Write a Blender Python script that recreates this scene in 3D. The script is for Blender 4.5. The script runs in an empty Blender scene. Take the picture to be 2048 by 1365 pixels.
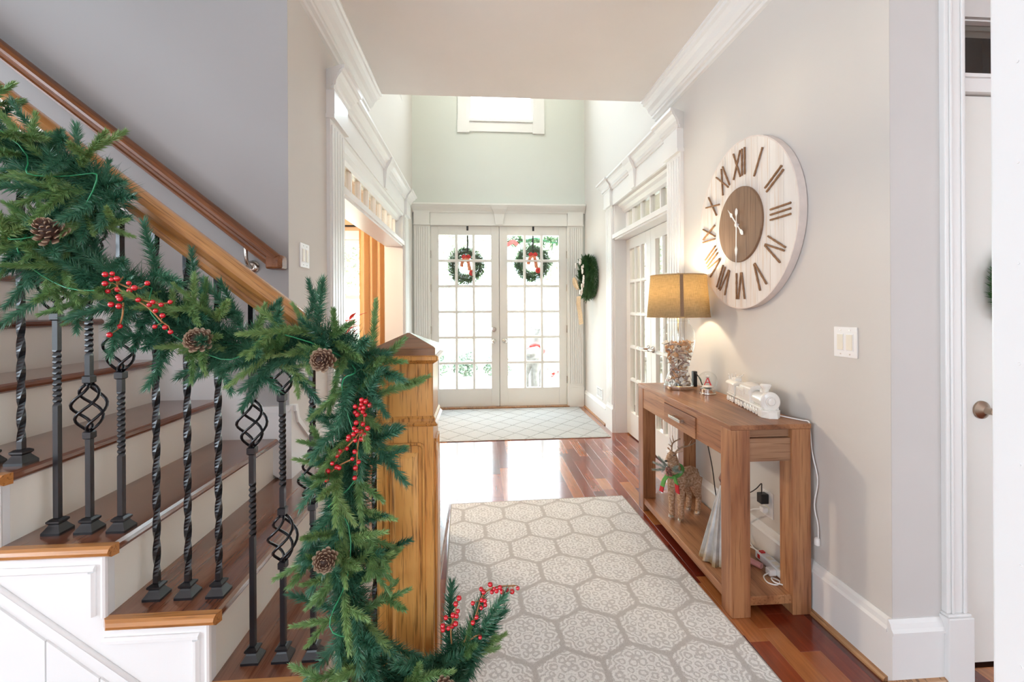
import bpy, math, random
from mathutils import Vector, Matrix, noise as mnoise
random.seed(7)
PI = math.pi
sc = bpy.context.scene
C = sc.collection

# ------------------------------------------------------------------ camera
F_PX = 910.0
YAW = math.atan(67 / 910.0)
ROLL = 0.005
cd = bpy.data.cameras.new('camera')
cam = bpy.data.objects.new('camera', cd)
C.objects.link(cam)
cd.sensor_width = 36.0
cd.lens = F_PX / 2048 * 36.0
cd.shift_y = -62.5 / 2048
cd.clip_start = 0.05
cd.clip_end = 300
_R = Vector((math.cos(YAW), -math.sin(YAW), 0)); _F = Vector((math.sin(YAW), math.cos(YAW), 0)); _U = Vector((0, 0, 1))
_r = _R * math.cos(ROLL) - _U * math.sin(ROLL)
_u = _R * math.sin(ROLL) + _U * math.cos(ROLL)
cam.matrix_world = Matrix(((_r.x, _u.x, -_F.x, 0), (_r.y, _u.y, -_F.y, 0), (_r.z, _u.z, -_F.z, 1.34), (0, 0, 0, 1)))
sc.camera = cam

# ------------------------------------------------------------------ world, sun, daylight, exposure
W = bpy.data.worlds.new('world'); sc.world = W
W.use_nodes = True
bg = W.node_tree.nodes['Background']
bg.inputs[0].default_value = (0.77, 0.89, 1.0, 1)
bg.inputs[1].default_value = 7.5
sd = bpy.data.lights.new('sun', 'SUN'); sd.energy = 9.0; sd.angle = 0.02; sd.color = (1.0, 0.95, 0.86)
sun = bpy.data.objects.new('sun', sd); C.objects.link(sun)
sun.rotation_euler = Vector((-0.66, 0.06, -0.75)).to_track_quat('-Z', 'Y').to_euler()
def area(name, loc, to, sx, sy, energy, color=(1, 1, 1), portal=False):
    d = bpy.data.lights.new(name, 'AREA'); d.shape = 'RECTANGLE'; d.size = sx; d.size_y = sy
    d.energy = energy; d.color = color
    o = bpy.data.objects.new(name, d); C.objects.link(o); o.location = loc
    o.rotation_euler = Vector(to).to_track_quat('-Z', 'Y').to_euler()
    if portal: d.cycles.is_portal = True
    return o
# daylight reaches the hall through unseen windows added behind and beside the viewer (portals guide the sampling)
for x in (-2.0, 2.0): area('sky_portal', (x, -4.74, 1.5), (0, 1, 0), 1.1, 2.4, 1, portal=True)
for y in (-3.3, -0.4): area('sky_portal', (-6.29, y, 1.5), (1, 0, 0), 2.6, 2.4, 1, portal=True)
area('sky_portal', (4.79, -2.65, 1.5), (-1, 0, 0), 1.1, 2.4, 1, portal=True)
# sky portals in the front openings
area('sky_portal', (0.29, 6.46, 1.3), (0, -1, 0), 1.86, 2.4, 1, portal=True)
area('sky_portal', (0.32, 6.46, 4.5), (0, -1, 0), 0.9, 1.2, 1, portal=True)
area('sky_portal', (-2.1, 6.46, 1.5), (0, -1, 0), 1.2, 1.7, 1, portal=True)
area('sky_portal', (2.85, 6.46, 1.5), (0, -1, 0), 1.2, 1.8, 1, portal=True)
area('sky_portal', (-0.905, 5.0, 4.45), (1, 0, 0), 1.5, 1.3, 1, portal=True)  # portal of the side window added to the upper foyer
vs = sc.view_settings
vs.view_transform = 'Standard'; vs.look = 'None'; vs.gamma = 1.0; vs.exposure = 0.82; vs.use_curve_mapping = False
cy = sc.cycles
cy.max_bounces = 10; cy.diffuse_bounces = 6; cy.glossy_bounces = 4; cy.transparent_max_bounces = 24; cy.transmission_bounces = 6
cy.caustics_reflective = False; cy.caustics_refractive = False
cy.use_denoising = True
cy.sample_clamp_indirect = 8.0

# ------------------------------------------------------------------ helpers: nodes
class NB:
    def __init__(s, m):
        s.nt = m.node_tree; s.n = s.nt.nodes; s.l = s.nt.links
    def new(s, t, **kw):
        nd = s.n.new(t)
        for k, v in kw.items(): setattr(nd, k, v)
        return nd
    def put(s, sock, v):
        if v is None: return
        if hasattr(v, 'is_output'): s.l.new(v, sock)
        else: sock.default_value = v
    def m(s, op, a, b=None, c=None):
        nd = s.new('ShaderNodeMath', operation=op)
        s.put(nd.inputs[0], a); s.put(nd.inputs[1], b); s.put(nd.inputs[2], c)
        return nd.outputs[0]
    def vm(s, op, a, b=None):
        nd = s.new('ShaderNodeVectorMath', operation=op)
        s.put(nd.inputs[0], a); s.put(nd.inputs[1], b)
        return nd.outputs[0]
    def co(s, kind='Object'):
        return s.new('ShaderNodeTexCoord').outputs[kind]
    def noise(s, vec, scale, detail=4, rough=0.55, dist=0):
        nd = s.new('ShaderNodeTexNoise')
        s.put(nd.inputs['Vector'], vec); s.put(nd.inputs['Scale'], scale); s.put(nd.inputs['Detail'], detail)
        s.put(nd.inputs['Roughness'], rough); s.put(nd.inputs['Distortion'], dist)
        return nd.outputs['Fac']
    def mapscale(s, vec, sc_):
        return s.vm('MULTIPLY', vec, sc_)
    def ramp(s, fac, stops):
        nd = s.new('ShaderNodeValToRGB'); s.put(nd.inputs[0], fac)
        e = nd.color_ramp.elements
        while len(e) < len(stops): e.new(0.5)
        for i, (p, c) in enumerate(stops):
            e[i].position = p; e[i].color = (c[0], c[1], c[2], 1)
        return nd.outputs[0]
    def mix(s, fac, a, b, mode='MIX'):
        nd = s.new('ShaderNodeMix', data_type='RGBA', blend_type=mode)
        s.put(nd.inputs[0], fac)
        for i, v in ((6, a), (7, b)):
            if isinstance(v, tuple) and len(v) == 3: v = (*v, 1)
            s.put(nd.inputs[i], v)
        return nd.outputs[2]
    def bump(s, h, strength=0.2, dist=0.01):
        nd = s.new('ShaderNodeBump'); s.put(nd.inputs['Height'], h)
        nd.inputs['Strength'].default_value = strength; nd.inputs['Distance'].default_value = dist
        return nd.outputs[0]

def base_mat(name, col, rough=0.5, metal=0.0, spec=0.5, coat=0.0, coat_rough=0.05):
    m = bpy.data.materials.new(name); m.use_nodes = True
    b = m.node_tree.nodes['Principled BSDF']
    b.inputs['Base Color'].default_value = (*col, 1)
    b.inputs['Roughness'].default_value = rough
    b.inputs['Metallic'].default_value = metal
    b.inputs['Specular IOR Level'].default_value = spec
    if coat:
        b.inputs['Coat Weight'].default_value = coat; b.inputs['Coat Roughness'].default_value = coat_rough
    return m, NB(m), b

def plain(name, col, rough=0.5, metal=0.0, spec=0.5, var=0.04, nscale=3.0, coat=0.0, bump=0.0, bscale=200):
    m, n, b = base_mat(name, col, rough, metal, spec, coat)
    f = n.noise(n.co(), nscale, 3)
    d = tuple(max(0, c * (1 - var)) for c in col); u = tuple(min(1, c * (1 + var)) for c in col)
    n.l.new(n.ramp(f, [(0.3, d), (0.7, u)]), b.inputs['Base Color'])
    if bump:
        n.l.new(n.bump(n.noise(n.co(), bscale, 2), bump, 0.002), b.inputs['Normal'])
    return m

def wood(name, dark, mid, light, axis='z', rough=0.35, coat=0.3, across=14.0, fine=90.0, finec=0.45, rand=True):
    m, n, b = base_mat(name, mid, rough, 0, 0.5, coat, 0.12)
    v = n.co()
    if rand:
        r = n.new('ShaderNodeObjectInfo').outputs['Random']
        cmb = n.new('ShaderNodeCombineXYZ')
        for i in range(3): n.l.new(n.m('MULTIPLY', r, 7.3 + 3.1 * i), cmb.inputs[i])
        v = n.vm('ADD', v, cmb.outputs[0])
    k = {'x': (1, 1, 1), 'y': (1, 1, 1), 'z': (1, 1, 1)}
    s1 = [across] * 3; s2 = [fine] * 3
    i = 'xyz'.index(axis); s1[i] = across * 0.09; s2[i] = fine * 0.035
    n1 = n.noise(n.mapscale(v, tuple(s1)), 1.0, 5, 0.6, 0.6)
    n2 = n.noise(n.mapscale(v, tuple(s2)), 1.0, 3, 0.6)
    col = n.ramp(n1, [(0.28, dark), (0.5, mid), (0.72, light)])
    g = n.ramp(n2, [(0.36, (finec, finec * 0.9, finec * 0.8)), (0.46, (1, 1, 1))])
    col = n.mix(1.0, col, g, 'MULTIPLY')
    n.l.new(col, b.inputs['Base Color'])
    n.l.new(n.bump(n2, 0.08, 0.002), b.inputs['Normal'])
    return m

def glass(name, tint=(0.97, 0.99, 0.98), ior=1.45, rough=0.0):
    m = bpy.data.materials.new(name); m.use_nodes = True
    n = NB(m); nt = m.node_tree
    nt.nodes.remove(nt.nodes['Principled BSDF'])
    out = nt.nodes['Material Output']
    t = n.new('ShaderNodeBsdfTransparent'); t.inputs[0].default_value = (*tint, 1)
    g = n.new('ShaderNodeBsdfGlossy'); g.inputs['Roughness'].default_value = rough
    lw_ = n.new('ShaderNodeLayerWeight'); lw_.inputs[0].default_value = 0.5
    f5 = n.m('ADD', 0.035 * (ior / 1.45) ** 10, n.m('MULTIPLY', n.m('POWER', lw_.outputs['Facing'], 4.5), 0.85))
    mx = n.new('ShaderNodeMixShader')
    n.l.new(f5, mx.inputs[0]); n.l.new(t.outputs[0], mx.inputs[1]); n.l.new(g.outputs[0], mx.inputs[2])
    n.l.new(mx.outputs[0], out.inputs[0])
    return m

def cloth(name, col, trans=0.5, weave=400.0, var=0.25):
    m = bpy.data.materials.new(name); m.use_nodes = True
    n = NB(m); nt = m.node_tree
    nt.nodes.remove(nt.nodes['Principled BSDF']); out = nt.nodes['Material Output']
    v = n.co()
    a = n.noise(n.mapscale(v, (weave, weave, weave * 0.06)), 1.0, 2)
    b_ = n.noise(n.mapscale(v, (weave * 0.06, weave * 0.06, weave)), 1.0, 2)
    f = n.m('MULTIPLY', n.m('ADD', a, b_), 0.5)
    d = tuple(c * (1 - var) for c in col); u = tuple(min(1, c * (1 + var)) for c in col)
    c = n.ramp(f, [(0.38, d), (0.62, u)])
    df = n.new('ShaderNodeBsdfDiffuse'); tr = n.new('ShaderNodeBsdfTranslucent')
    n.l.new(c, df.inputs[0]); n.l.new(c, tr.inputs[0])
    mx = n.new('ShaderNodeMixShader'); mx.inputs[0].default_value = trans
    n.l.new(df.outputs[0], mx.inputs[1]); n.l.new(tr.outputs[0], mx.inputs[2]); n.l.new(mx.outputs[0], out.inputs[0])
    return m

# ------------------------------------------------------------------ helpers: geometry
class MB:
    def __init__(s): s.v = []; s.f = []
    def add(s, vs_, fs):
        o = len(s.v); s.v += [tuple(p) for p in vs_]; s.f += [tuple(i + o for i in f) for f in fs]; return s
    def box(s, x0, y0, z0, x1, y1, z1):
        v = [(x0, y0, z0), (x1, y0, z0), (x1, y1, z0), (x0, y1, z0), (x0, y0, z1), (x1, y0, z1), (x1, y1, z1), (x0, y1, z1)]
        return s.add(v, [(3, 2, 1, 0), (4, 5, 6, 7), (0, 1, 5, 4), (1, 2, 6, 5), (2, 3, 7, 6), (3, 0, 4, 7)])
    def cbox(s, c, d):
        return s.box(c[0] - d[0] / 2, c[1] - d[1] / 2, c[2] - d[2] / 2, c[0] + d[0] / 2, c[1] + d[1] / 2, c[2] + d[2] / 2)
    def loft(s, rings, caps=True, closed=True):
        n = len(rings[0]); o = len(s.v)
        for r in rings: s.v += [tuple(p) for p in r]
        m = n if closed else n - 1
        for i in range(len(rings) - 1):
            for j in range(m):
                a = o + i * n + j; b = o + i * n + (j + 1) % n
                s.f.append((a, b, b + n, a + n))
        if caps and closed:
            s.f.append(tuple(o + j for j in reversed(range(n))))
            s.f.append(tuple(o + (len(rings) - 1) * n + j for j in range(n)))
        return s
    def prism(s, poly, axis, a, b):
        def P(p, t):
            if axis == 'x': return (t, p[0], p[1])
            if axis == 'y': return (p[0], t, p[1])
            return (p[0], p[1], t)
        return s.loft([[P(p, a) for p in poly], [P(p, b) for p in poly]])
    def lathe(s, prof, n=24, c=(0, 0, 0), caps=True):
        rings = [[(c[0] + r * math.cos(2 * PI * j / n), c[1] + r * math.sin(2 * PI * j / n), c[2] + z) for j in range(n)] for r, z in prof]
        return s.loft(rings, caps)
    def tube(s, path, r, n=8, caps=True, flat=1.0, closed=False):
        path = [Vector(p) for p in path]
        k = len(path); rs = r if isinstance(r, (list, tuple)) else [r] * k
        t0 = (path[1] - path[0]).normalized()
        up = Vector((0, 0, 1)) if abs(t0.z) < 0.9 else Vector((1, 0, 0))
        nrm = t0.cross(up).normalized()
        rings = []
        for i in range(k):
            if i == 0: t = path[1] - path[0]
            elif i == k - 1: t = path[-1] - path[-2]
            else: t = path[i + 1] - path[i - 1]
            t.normalize()
            nrm = (nrm - t * nrm.dot(t)).normalized()
            bn = t.cross(nrm)
            rings.append([path[i] + (nrm * math.cos(2 * PI * j / n) + bn * (math.sin(2 * PI * j / n) * flat)) * rs[i] for j in range(n)])
        return s.loft(rings, caps)
    def ball(s, c, r, nu=12, nv=8, sc3=(1, 1, 1)):
        rings = []
        for i in range(nv + 1):
            a = -PI / 2 + PI * (0.001 + 0.998 * i / nv)
            rings.append([(c[0] + r * sc3[0] * math.cos(a) * math.cos(2 * PI * j / nu), c[1] + r * sc3[1] * math.cos(a) * math.sin(2 * PI * j / nu), c[2] + r * sc3[2] * math.sin(a)) for j in range(nu)])
        return s.loft(rings)
    def mesh(s, name, mt, smooth=False):
        me = bpy.data.meshes.new(name); me.from_pydata(s.v, [], s.f); me.update()
        if mt: me.materials.append(mt)
        if smooth:
            me.polygons.foreach_set('use_smooth', [True] * len(me.polygons))
        return me
    def build(s, name, mt, parent=None, smooth=False, bevel=0.0, local=False, seg=2):
        me = s.mesh(name, mt, smooth)
        o = link(name, me, parent, local)
        if bevel:
            b = o.modifiers.new('bevel', 'BEVEL'); b.width = bevel; b.segments = seg; b.limit_method = 'ANGLE'; b.angle_limit = 0.6
            b.harden_normals = False
        if smooth == 'auto':
            pass
        return o

def link(name, me, parent=None, local=False):
    o = bpy.data.objects.new(name, me); C.objects.link(o)
    if parent is not None:
        o.parent = parent
        if not local:
            p = parent; off = Vector((0, 0, 0))
            while p is not None: off += Vector(p.location); p = p.parent
            o.location = -off
    return o
def smooth_by_angle(o, ang=0.6):
    me = o.data
    import bmesh
    bm = bmesh.new(); bm.from_mesh(me)
    for f in bm.faces: f.smooth = True
    for e in bm.edges:
        if len(e.link_faces) == 2 and e.calc_face_angle(0) > ang: e.smooth = False
    bm.to_mesh(me); bm.free()
    return o
def tag(o, label, cat, group=None, kind=None):
    o['label'] = label; o['category'] = cat
    if group: o['group'] = group
    if kind: o['kind'] = kind
    return o
def thing(name, loc, label, cat, group=None, kind=None, rz=0.0):
    o = bpy.data.objects.new(name, None); C.objects.link(o); o.location = loc
    o.empty_display_size = 0.05
    o.rotation_euler = (0, 0, rz)
    return tag(o, label, cat, group, kind)
def struct(name, mb, mt, label, cat, **kw):
    return tag(mb.build(name, mt, **kw), label, cat, kind='structure')
def orient(loc, d, spin=0.0, sc_=1.0):
    q = Vector(d).normalized().to_track_quat('Z', 'Y')
    M = Matrix.Translation(Vector(loc)) @ q.to_matrix().to_4x4() @ Matrix.Rotation(spin, 4, 'Z')
    s3 = sc_ if isinstance(sc_, (tuple, list)) else (sc_,) * 3
    return M @ Matrix.Diagonal((*s3, 1))
def inst(name, me, parent, M):
    o = bpy.data.objects.new(name, me); C.objects.link(o); o.parent = parent
    o.matrix_local = M
    return o
def worldM(parent, M):
    p = parent; off = Vector((0, 0, 0))
    while p is not None: off += Vector(p.location); p = p.parent
    return Matrix.Translation(-off) @ M
def lerp(a, b, t): return a + (b - a) * t
def spline(pts, per=8):
    P = [Vector(p) for p in pts]; out = []
    Q = [P[0] * 2 - P[1]] + P + [P[-1] * 2 - P[-2]]
    for i in range(1, len(Q) - 2):
        a, b, c, d = Q[i - 1], Q[i], Q[i + 1], Q[i + 2]
        for k in range(per):
            t = k / per
            out.append(0.5 * ((2 * b) + (c - a) * t + (2 * a - 5 * b + 4 * c - d) * t * t + (3 * b - a - 3 * c + d) * t ** 3))
    out.append(P[-1]); return out

# ------------------------------------------------------------------ materials
M = {}
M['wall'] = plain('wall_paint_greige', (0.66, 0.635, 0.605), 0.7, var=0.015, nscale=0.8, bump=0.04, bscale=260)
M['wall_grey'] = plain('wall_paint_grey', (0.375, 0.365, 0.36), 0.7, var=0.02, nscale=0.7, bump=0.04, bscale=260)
M['wall_green'] = plain('wall_paint_pale', (0.66, 0.69, 0.65), 0.7, var=0.015, nscale=0.8)
M['tan'] = plain('wall_paint_tan', (0.52, 0.38, 0.26), 0.7, var=0.03)
M['beige'] = plain('wall_paint_beige', (0.62, 0.55, 0.46), 0.7, var=0.03)
M['ceil'] = plain('ceiling_paint', (0.77, 0.75, 0.725), 0.85, var=0.015)
M['trim'] = plain('trim_white_paint', (0.79, 0.79, 0.785), 0.32, var=0.012, nscale=2)
M['riser'] = plain('riser_cream_paint', (0.80, 0.765, 0.69), 0.4, var=0.02)
M['doorp'] = plain('door_white_paint', (0.80, 0.80, 0.765), 0.35, var=0.012)
M['oak'] = wood('honey_oak', (0.42, 0.18, 0.04), (0.63, 0.30, 0.075), (0.76, 0.42, 0.13), 'z', 0.34, 0.22, 11, 190, 0.42)
M['oakx'] = wood('honey_oak_rail', (0.30, 0.125, 0.035), (0.46, 0.21, 0.062), (0.58, 0.30, 0.10), 'x', 0.28, 0.6, 14, 170, 0.6)
M['oakdark'] = wood('dark_oak_rail', (0.115, 0.038, 0.011), (0.20, 0.066, 0.018), (0.27, 0.10, 0.028), 'x', 0.42, 0.15, 18, 150, 0.6)
M['oakcap'] = wood('oak_cap', (0.16, 0.075, 0.035), (0.25, 0.125, 0.06), (0.34, 0.18, 0.09), 'x', 0.28, 0.6, 18, 150, 0.5)
M['tread'] = wood('walnut_tread', (0.11, 0.034, 0.017), (0.19, 0.068, 0.035), (0.27, 0.112, 0.06), 'y', 0.2, 0.7, 16, 120, 0.62)
M['nosing'] = wood('oak_return_nosing', (0.33, 0.125, 0.03), (0.46, 0.19, 0.05), (0.56, 0.27, 0.09), 'x', 0.28, 0.5, 16, 140, 0.55)
M['acacia'] = wood('acacia_table', (0.16, 0.058, 0.024), (0.34, 0.145, 0.062), (0.52, 0.27, 0.125), 'y', 0.42, 0.12, 9, 110, 0.66)
M['acaciaz'] = wood('acacia_leg', (0.15, 0.052, 0.022), (0.33, 0.138, 0.06), (0.50, 0.255, 0.115), 'z', 0.42, 0.12, 10, 120, 0.66)
M['acaciax'] = wood('acacia_end', (0.20, 0.10, 0.055), (0.32, 0.175, 0.10), (0.42, 0.25, 0.15), 'x', 0.5, 0.08, 13, 110, 0.65)
M['quarter'] = wood('oak_shoe_moulding', (0.30, 0.14, 0.06), (0.42, 0.22, 0.1), (0.5, 0.29, 0.15), 'y', 0.35, 0.3)
M['iron'] = plain('wrought_iron_black', (0.006, 0.006, 0.008), 0.27, 0.0, 0.4, var=0.2, nscale=40, bump=0.05, bscale=300)
M['nickel'] = plain('brushed_nickel', (0.62, 0.58, 0.53), 0.25, 1.0, var=0.05)
M['chrome'] = plain('polished_metal', (0.78, 0.77, 0.75), 0.12, 1.0, var=0.02)
M['plastic'] = plain('white_plastic', (0.88, 0.88, 0.88), 0.3, var=0.01)
M['ivory'] = plain('ivory_plastic', (0.84, 0.79, 0.68), 0.3, var=0.01)
M['black'] = plain('black_plastic', (0.015, 0.015, 0.017), 0.4, var=0.1)
M['red'] = plain('red_plastic', (0.65, 0.02, 0.02), 0.3, var=0.1)
M['pink'] = plain('pink_plastic', (0.80, 0.38, 0.36), 0.4, var=0.1)
M['glass'] = glass('window_glass')
M['lampglass'] = glass('lamp_clear_glass', (0.96, 0.98, 0.98), 1.5)
M['berry'] = plain('red_berry_gloss', (0.52, 0.006, 0.018), 0.14, 0, 0.6, var=0.2, nscale=60, coat=0.6)
M['stem'] = plain('tan_stem', (0.36, 0.17, 0.06), 0.7, var=0.2, nscale=30)
M['ceramic'] = plain('white_ceramic_glaze', (0.86, 0.84, 0.80), 0.15, 0, 0.5, var=0.02, coat=0.5)
M['ribbon_red'] = plain('red_ribbon', (0.72, 0.06, 0.055), 0.5, var=0.12, nscale=30)
M['ribbon_gold'] = plain('orange_plaid_ribbon', (0.72, 0.26, 0.14), 0.5, var=0.35, nscale=40)
M['burlap'] = plain('burlap_ribbon', (0.55, 0.40, 0.25), 0.9, var=0.2, nscale=80)
M['blossom'] = plain('cream_flower', (0.80, 0.72, 0.66), 0.6, var=0.1, nscale=40)
M['cord'] = plain('green_light_cord', (0.02, 0.25, 0.10), 0.3, var=0.15, nscale=30)
M['concrete'] = plain('porch_concrete', (0.66, 0.64, 0.60), 0.8, var=0.08)
M['lawn'] = plain('lawn_grass', (0.33, 0.36, 0.24), 0.95, var=0.25, nscale=6)
M['leafd'] = plain('shrub_leaf', (0.16, 0.21, 0.16), 0.7, var=0.3, nscale=12)
M['leafl'] = plain('tree_leaf', (0.38, 0.43, 0.28), 0.7, var=0.3, nscale=5)
M['bark'] = plain('tree_bark', (0.30, 0.27, 0.25), 0.9, var=0.3, nscale=10)
M['statue'] = plain('grey_statue', (0.15, 0.135, 0.125), 0.7, var=0.25, nscale=14)
M['dark'] = plain('dark_closet', (0.10, 0.09, 0.085), 0.8)
M['underlay'] = plain('subfloor', (0.09, 0.03, 0.015), 0.6)
M['dining_floor'] = plain('dining_floor', (0.22, 0.09, 0.05), 0.25)
M['whitecord'] = M['plastic']

def needle_mat(name, a, b_, rough):
    m, n, b = base_mat(name, a, rough, 0, 0.5)
    r = n.new('ShaderNodeObjectInfo').outputs['Random']
    f = n.m('ADD', n.m('MULTIPLY', n.noise(n.co(), 70, 2), 0.7), n.m('MULTIPLY', r, 0.35))
    n.l.new(n.ramp(f, [(0.25, a), (0.75, b_)]), b.inputs['Base Color'])
    return m
M['needle_dark'] = needle_mat('pvc_needle', (0.022, 0.10, 0.058), (0.085, 0.235, 0.14), 0.24)
M['needle_light'] = needle_mat('pe_needle', (0.07, 0.19, 0.06), (0.24, 0.37, 0.13), 0.42)
M['needle_wreath'] = needle_mat('wreath_needle', (0.02, 0.08, 0.02), (0.07, 0.17, 0.05), 0.45)

# red-brown cherry planks
m, n, b = base_mat('cherry_plank', (0.2, 0.06, 0.03), 0.24, 0, 0.5, 0.6, 0.10)
oi = n.new('ShaderNodeObjectInfo').outputs['Random']
pos = n.new('ShaderNodeNewGeometry').outputs['Position']
cmb = n.new('ShaderNodeCombineXYZ'); n.l.new(n.m('MULTIPLY', oi, 31.0), cmb.inputs[0]); n.l.new(n.m('MULTIPLY', oi, 17.0), cmb.inputs[1])
g1 = n.noise(n.mapscale(n.vm('ADD', pos, cmb.outputs[0]), (60, 4, 1)), 1, 4)
bc = n.ramp(oi, [(0.0, (0.10, 0.012, 0.007)), (0.25, (0.17, 0.022, 0.009)), (0.5, (0.24, 0.038, 0.013)), (0.75, (0.32, 0.072, 0.020)), (1.0, (0.44, 0.16, 0.05))])
gg = n.ramp(g1, [(0.3, (0.72, 0.72, 0.72)), (0.7, (1.15, 1.15, 1.15))])
n.l.new(n.mix(1.0, bc, gg, 'MULTIPLY'), b.inputs['Base Color'])
M['plank'] = m

# rug materials
def rug_mat(name, wx, band, ground, motif, bandc, fine=True):
    m, n, b = base_mat(name, ground, 0.95, 0, 0.15)
    v = n.co()
    wob = n.new('ShaderNodeTexNoise'); n.put(wob.inputs['Vector'], v); wob.inputs['Scale'].default_value = 55; wob.inputs['Detail'].default_value = 2
    off = n.vm('MULTIPLY', n.vm('SUBTRACT', wob.outputs['Color'], (0.5, 0.5, 0.5)), (0.024, 0.024, 0))
    vv = n.vm('ADD', v, off)
    sx = n.new('ShaderNodeSeparateXYZ'); n.l.new(vv, sx.inputs[0])
    X, Y = sx.outputs[0], sx.outputs[1]
    hy = wx * math.sqrt(3) if fine else wx * 1.16
    def wrap(a, s, o):
        return n.m('SUBTRACT', n.m('FLOORED_MODULO', n.m('ADD', a, o), s), s / 2)
    ax, ay = wrap(X, wx, wx / 2 + 100 * wx), wrap(Y, hy, hy / 2 + 100 * hy)
    bx, by = wrap(X, wx, 100 * wx), wrap(Y, hy, 100 * hy)
    ky = wx * math.sqrt(3) / hy
    def l2(x, y): return n.m('ADD', n.m('MULTIPLY', x, x), n.m('MULTIPLY', n.m('MULTIPLY', y, y), ky * ky))
    sel = n.m('LESS_THAN', l2(ax, ay), l2(bx, by))
    def pick(p, q): return n.m('ADD', n.m('MULTIPLY', p, sel), n.m('MULTIPLY', q, n.m('SUBTRACT', 1.0, sel)))
    lx = n.m('ABSOLUTE', pick(ax, bx)); ly = n.m('MULTIPLY', n.m('ABSOLUTE', pick(ay, by)), ky)
    d = n.m('MAXIMUM', lx, n.m('ADD', n.m('MULTIPLY', lx, 0.5), n.m('MULTIPLY', ly, 0.8660)))
    edge = n.m('SUBTRACT', wx / 2, d)
    if not fine:      # lozenge trellis
        def l1(x, y): return n.m('ADD', n.m('DIVIDE', n.m('ABSOLUTE', x), wx / 2), n.m('DIVIDE', n.m('ABSOLUTE', y), hy / 2))
        edge = n.m('MULTIPLY', n.m('SUBTRACT', 1.0, n.m('MINIMUM', l1(ax, ay), l1(bx, by))), wx * 0.36)
    bandf = n.m('SUBTRACT', 1.0, n.m('SMOOTHSTEP', edge, band * 0.75, band * 1.15) if False else n.m('MINIMUM', 1.0, n.m('MAXIMUM', 0.0, n.m('DIVIDE', n.m('SUBTRACT', edge, band * 0.7), band * 0.5))))
    col = None
    if fine:
        cs = [(0.0, 0.0, 1.0), (0.040, 0.018, 1.1), (0.018, 0.050, 0.9), (0.072, 0.030, 1.2), (0.058, 0.062, 1.0), (0.020, 0.092, 1.0), (0.088, 0.0, 0.8), (0.0, 0.072, 0.9)]
        md = None
        for cx_, cy_, w in cs:
            dx = n.m('SUBTRACT', lx, cx_); dy = n.m('SUBTRACT', ly, cy_)
            q = n.m('MULTIPLY', n.m('SQRT', n.m('ADD', n.m('MULTIPLY', dx, dx), n.m('MULTIPLY', dy, dy))), w)
            md = q if md is None else n.m('MINIMUM', md, q)
        rings = n.m('SINE', n.m('MULTIPLY', md, 390.0))
        rf = n.m('MINIMUM', 1.0, n.m('MAXIMUM', 0.0, n.m('ADD', n.m('MULTIPLY', rings, 1.3), 0.62)))
        col = n.mix(rf, ground, motif)
        hgt = n.m('MULTIPLY', rf, n.m('SUBTRACT', 1.0, bandf))
    else:
        col = n.mix(0.5, ground, motif); hgt = n.m('SUBTRACT', 1.0, bandf)
    col = n.mix(bandf, col, bandc)
    pile = n.noise(v, 420, 2)
    col = n.mix(1.0, col, n.ramp(pile, [(0.3, (0.80, 0.80, 0.80)), (0.7, (1.14, 1.14, 1.14))]), 'MULTIPLY')
    n.l.new(col, b.inputs['Base Color'])
    n.l.new(n.bump(n.m('ADD', n.m('MULTIPLY', hgt, 0.7), n.m('MULTIPLY', pile, 0.6)), 0.55, 0.004), b.inputs['Normal'])
    return m
M['rug'] = rug_mat('damask_trellis_rug', 0.262, 0.012, (0.63, 0.61, 0.595), (0.86, 0.85, 0.835), (0.55, 0.525, 0.505))
M['rug2'] = rug_mat('trellis_mat', 0.285, 0.0055, (0.47, 0.465, 0.45), (0.53, 0.525, 0.51), (0.30, 0.29, 0.275), fine=False)
M['binding'] = plain('rug_binding', (0.42, 0.385, 0.35), 0.9, var=0.15, nscale=120)
M['rubber'] = plain('rug_backing', (0.06, 0.05, 0.05), 0.9)

# =================================================================== STRUCTURE
XR, XL, YF = 1.475, -0.885, 6.22
H1, H2 = 3.05, 5.6
# ---- floor with planks
floor = struct('floor', MB().box(-6.2, -4.7, -0.2, 4.7, YF + 0.2, -0.012), M['underlay'], 'red-brown glossy cherry plank floor of the hall', 'floor')
pm = MB()
cx_, cy_ = 0.008, 0.0015
a = [(0, 0, -0.011), (1, 0, -0.011), (1, 1, -0.011), (0, 1, -0.011), (0, 0, -0.0005), (1, 0, -0.0005), (1, 1, -0.0005), (0, 1, -0.0005), (cx_, cy_, 0), (1 - cx_, cy_, 0), (1 - cx_, 1 - cy_, 0), (cx_, 1 - cy_, 0)]
pm.add(a, [(0, 1, 5, 4), (1, 2, 6, 5), (2, 3, 7, 6), (3, 0, 4, 7), (4, 5, 9, 8), (5, 6, 10, 9), (6, 7, 11, 10), (7, 4, 8, 11), (8, 9, 10, 11)])
plank_me = pm.mesh('plank', M['plank'])
rest = MB()
pw = 0.0825
cand = []
x = -0.9
rr = random.Random(3)
while x < 2.8:
    y = 0.35 + rr.uniform(-0.4, 0)
    ymax = YF + 0.02 if x < 1.62 else 1.56
    while y < ymax:
        L = rr.choice([0.22, 0.3, 0.36, 0.45, 0.55, 0.7])
        y1 = min(y + L, ymax)
        cand.append((x, y, min(y1 - y, L))); y = y1
    x += pw
near = []
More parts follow.
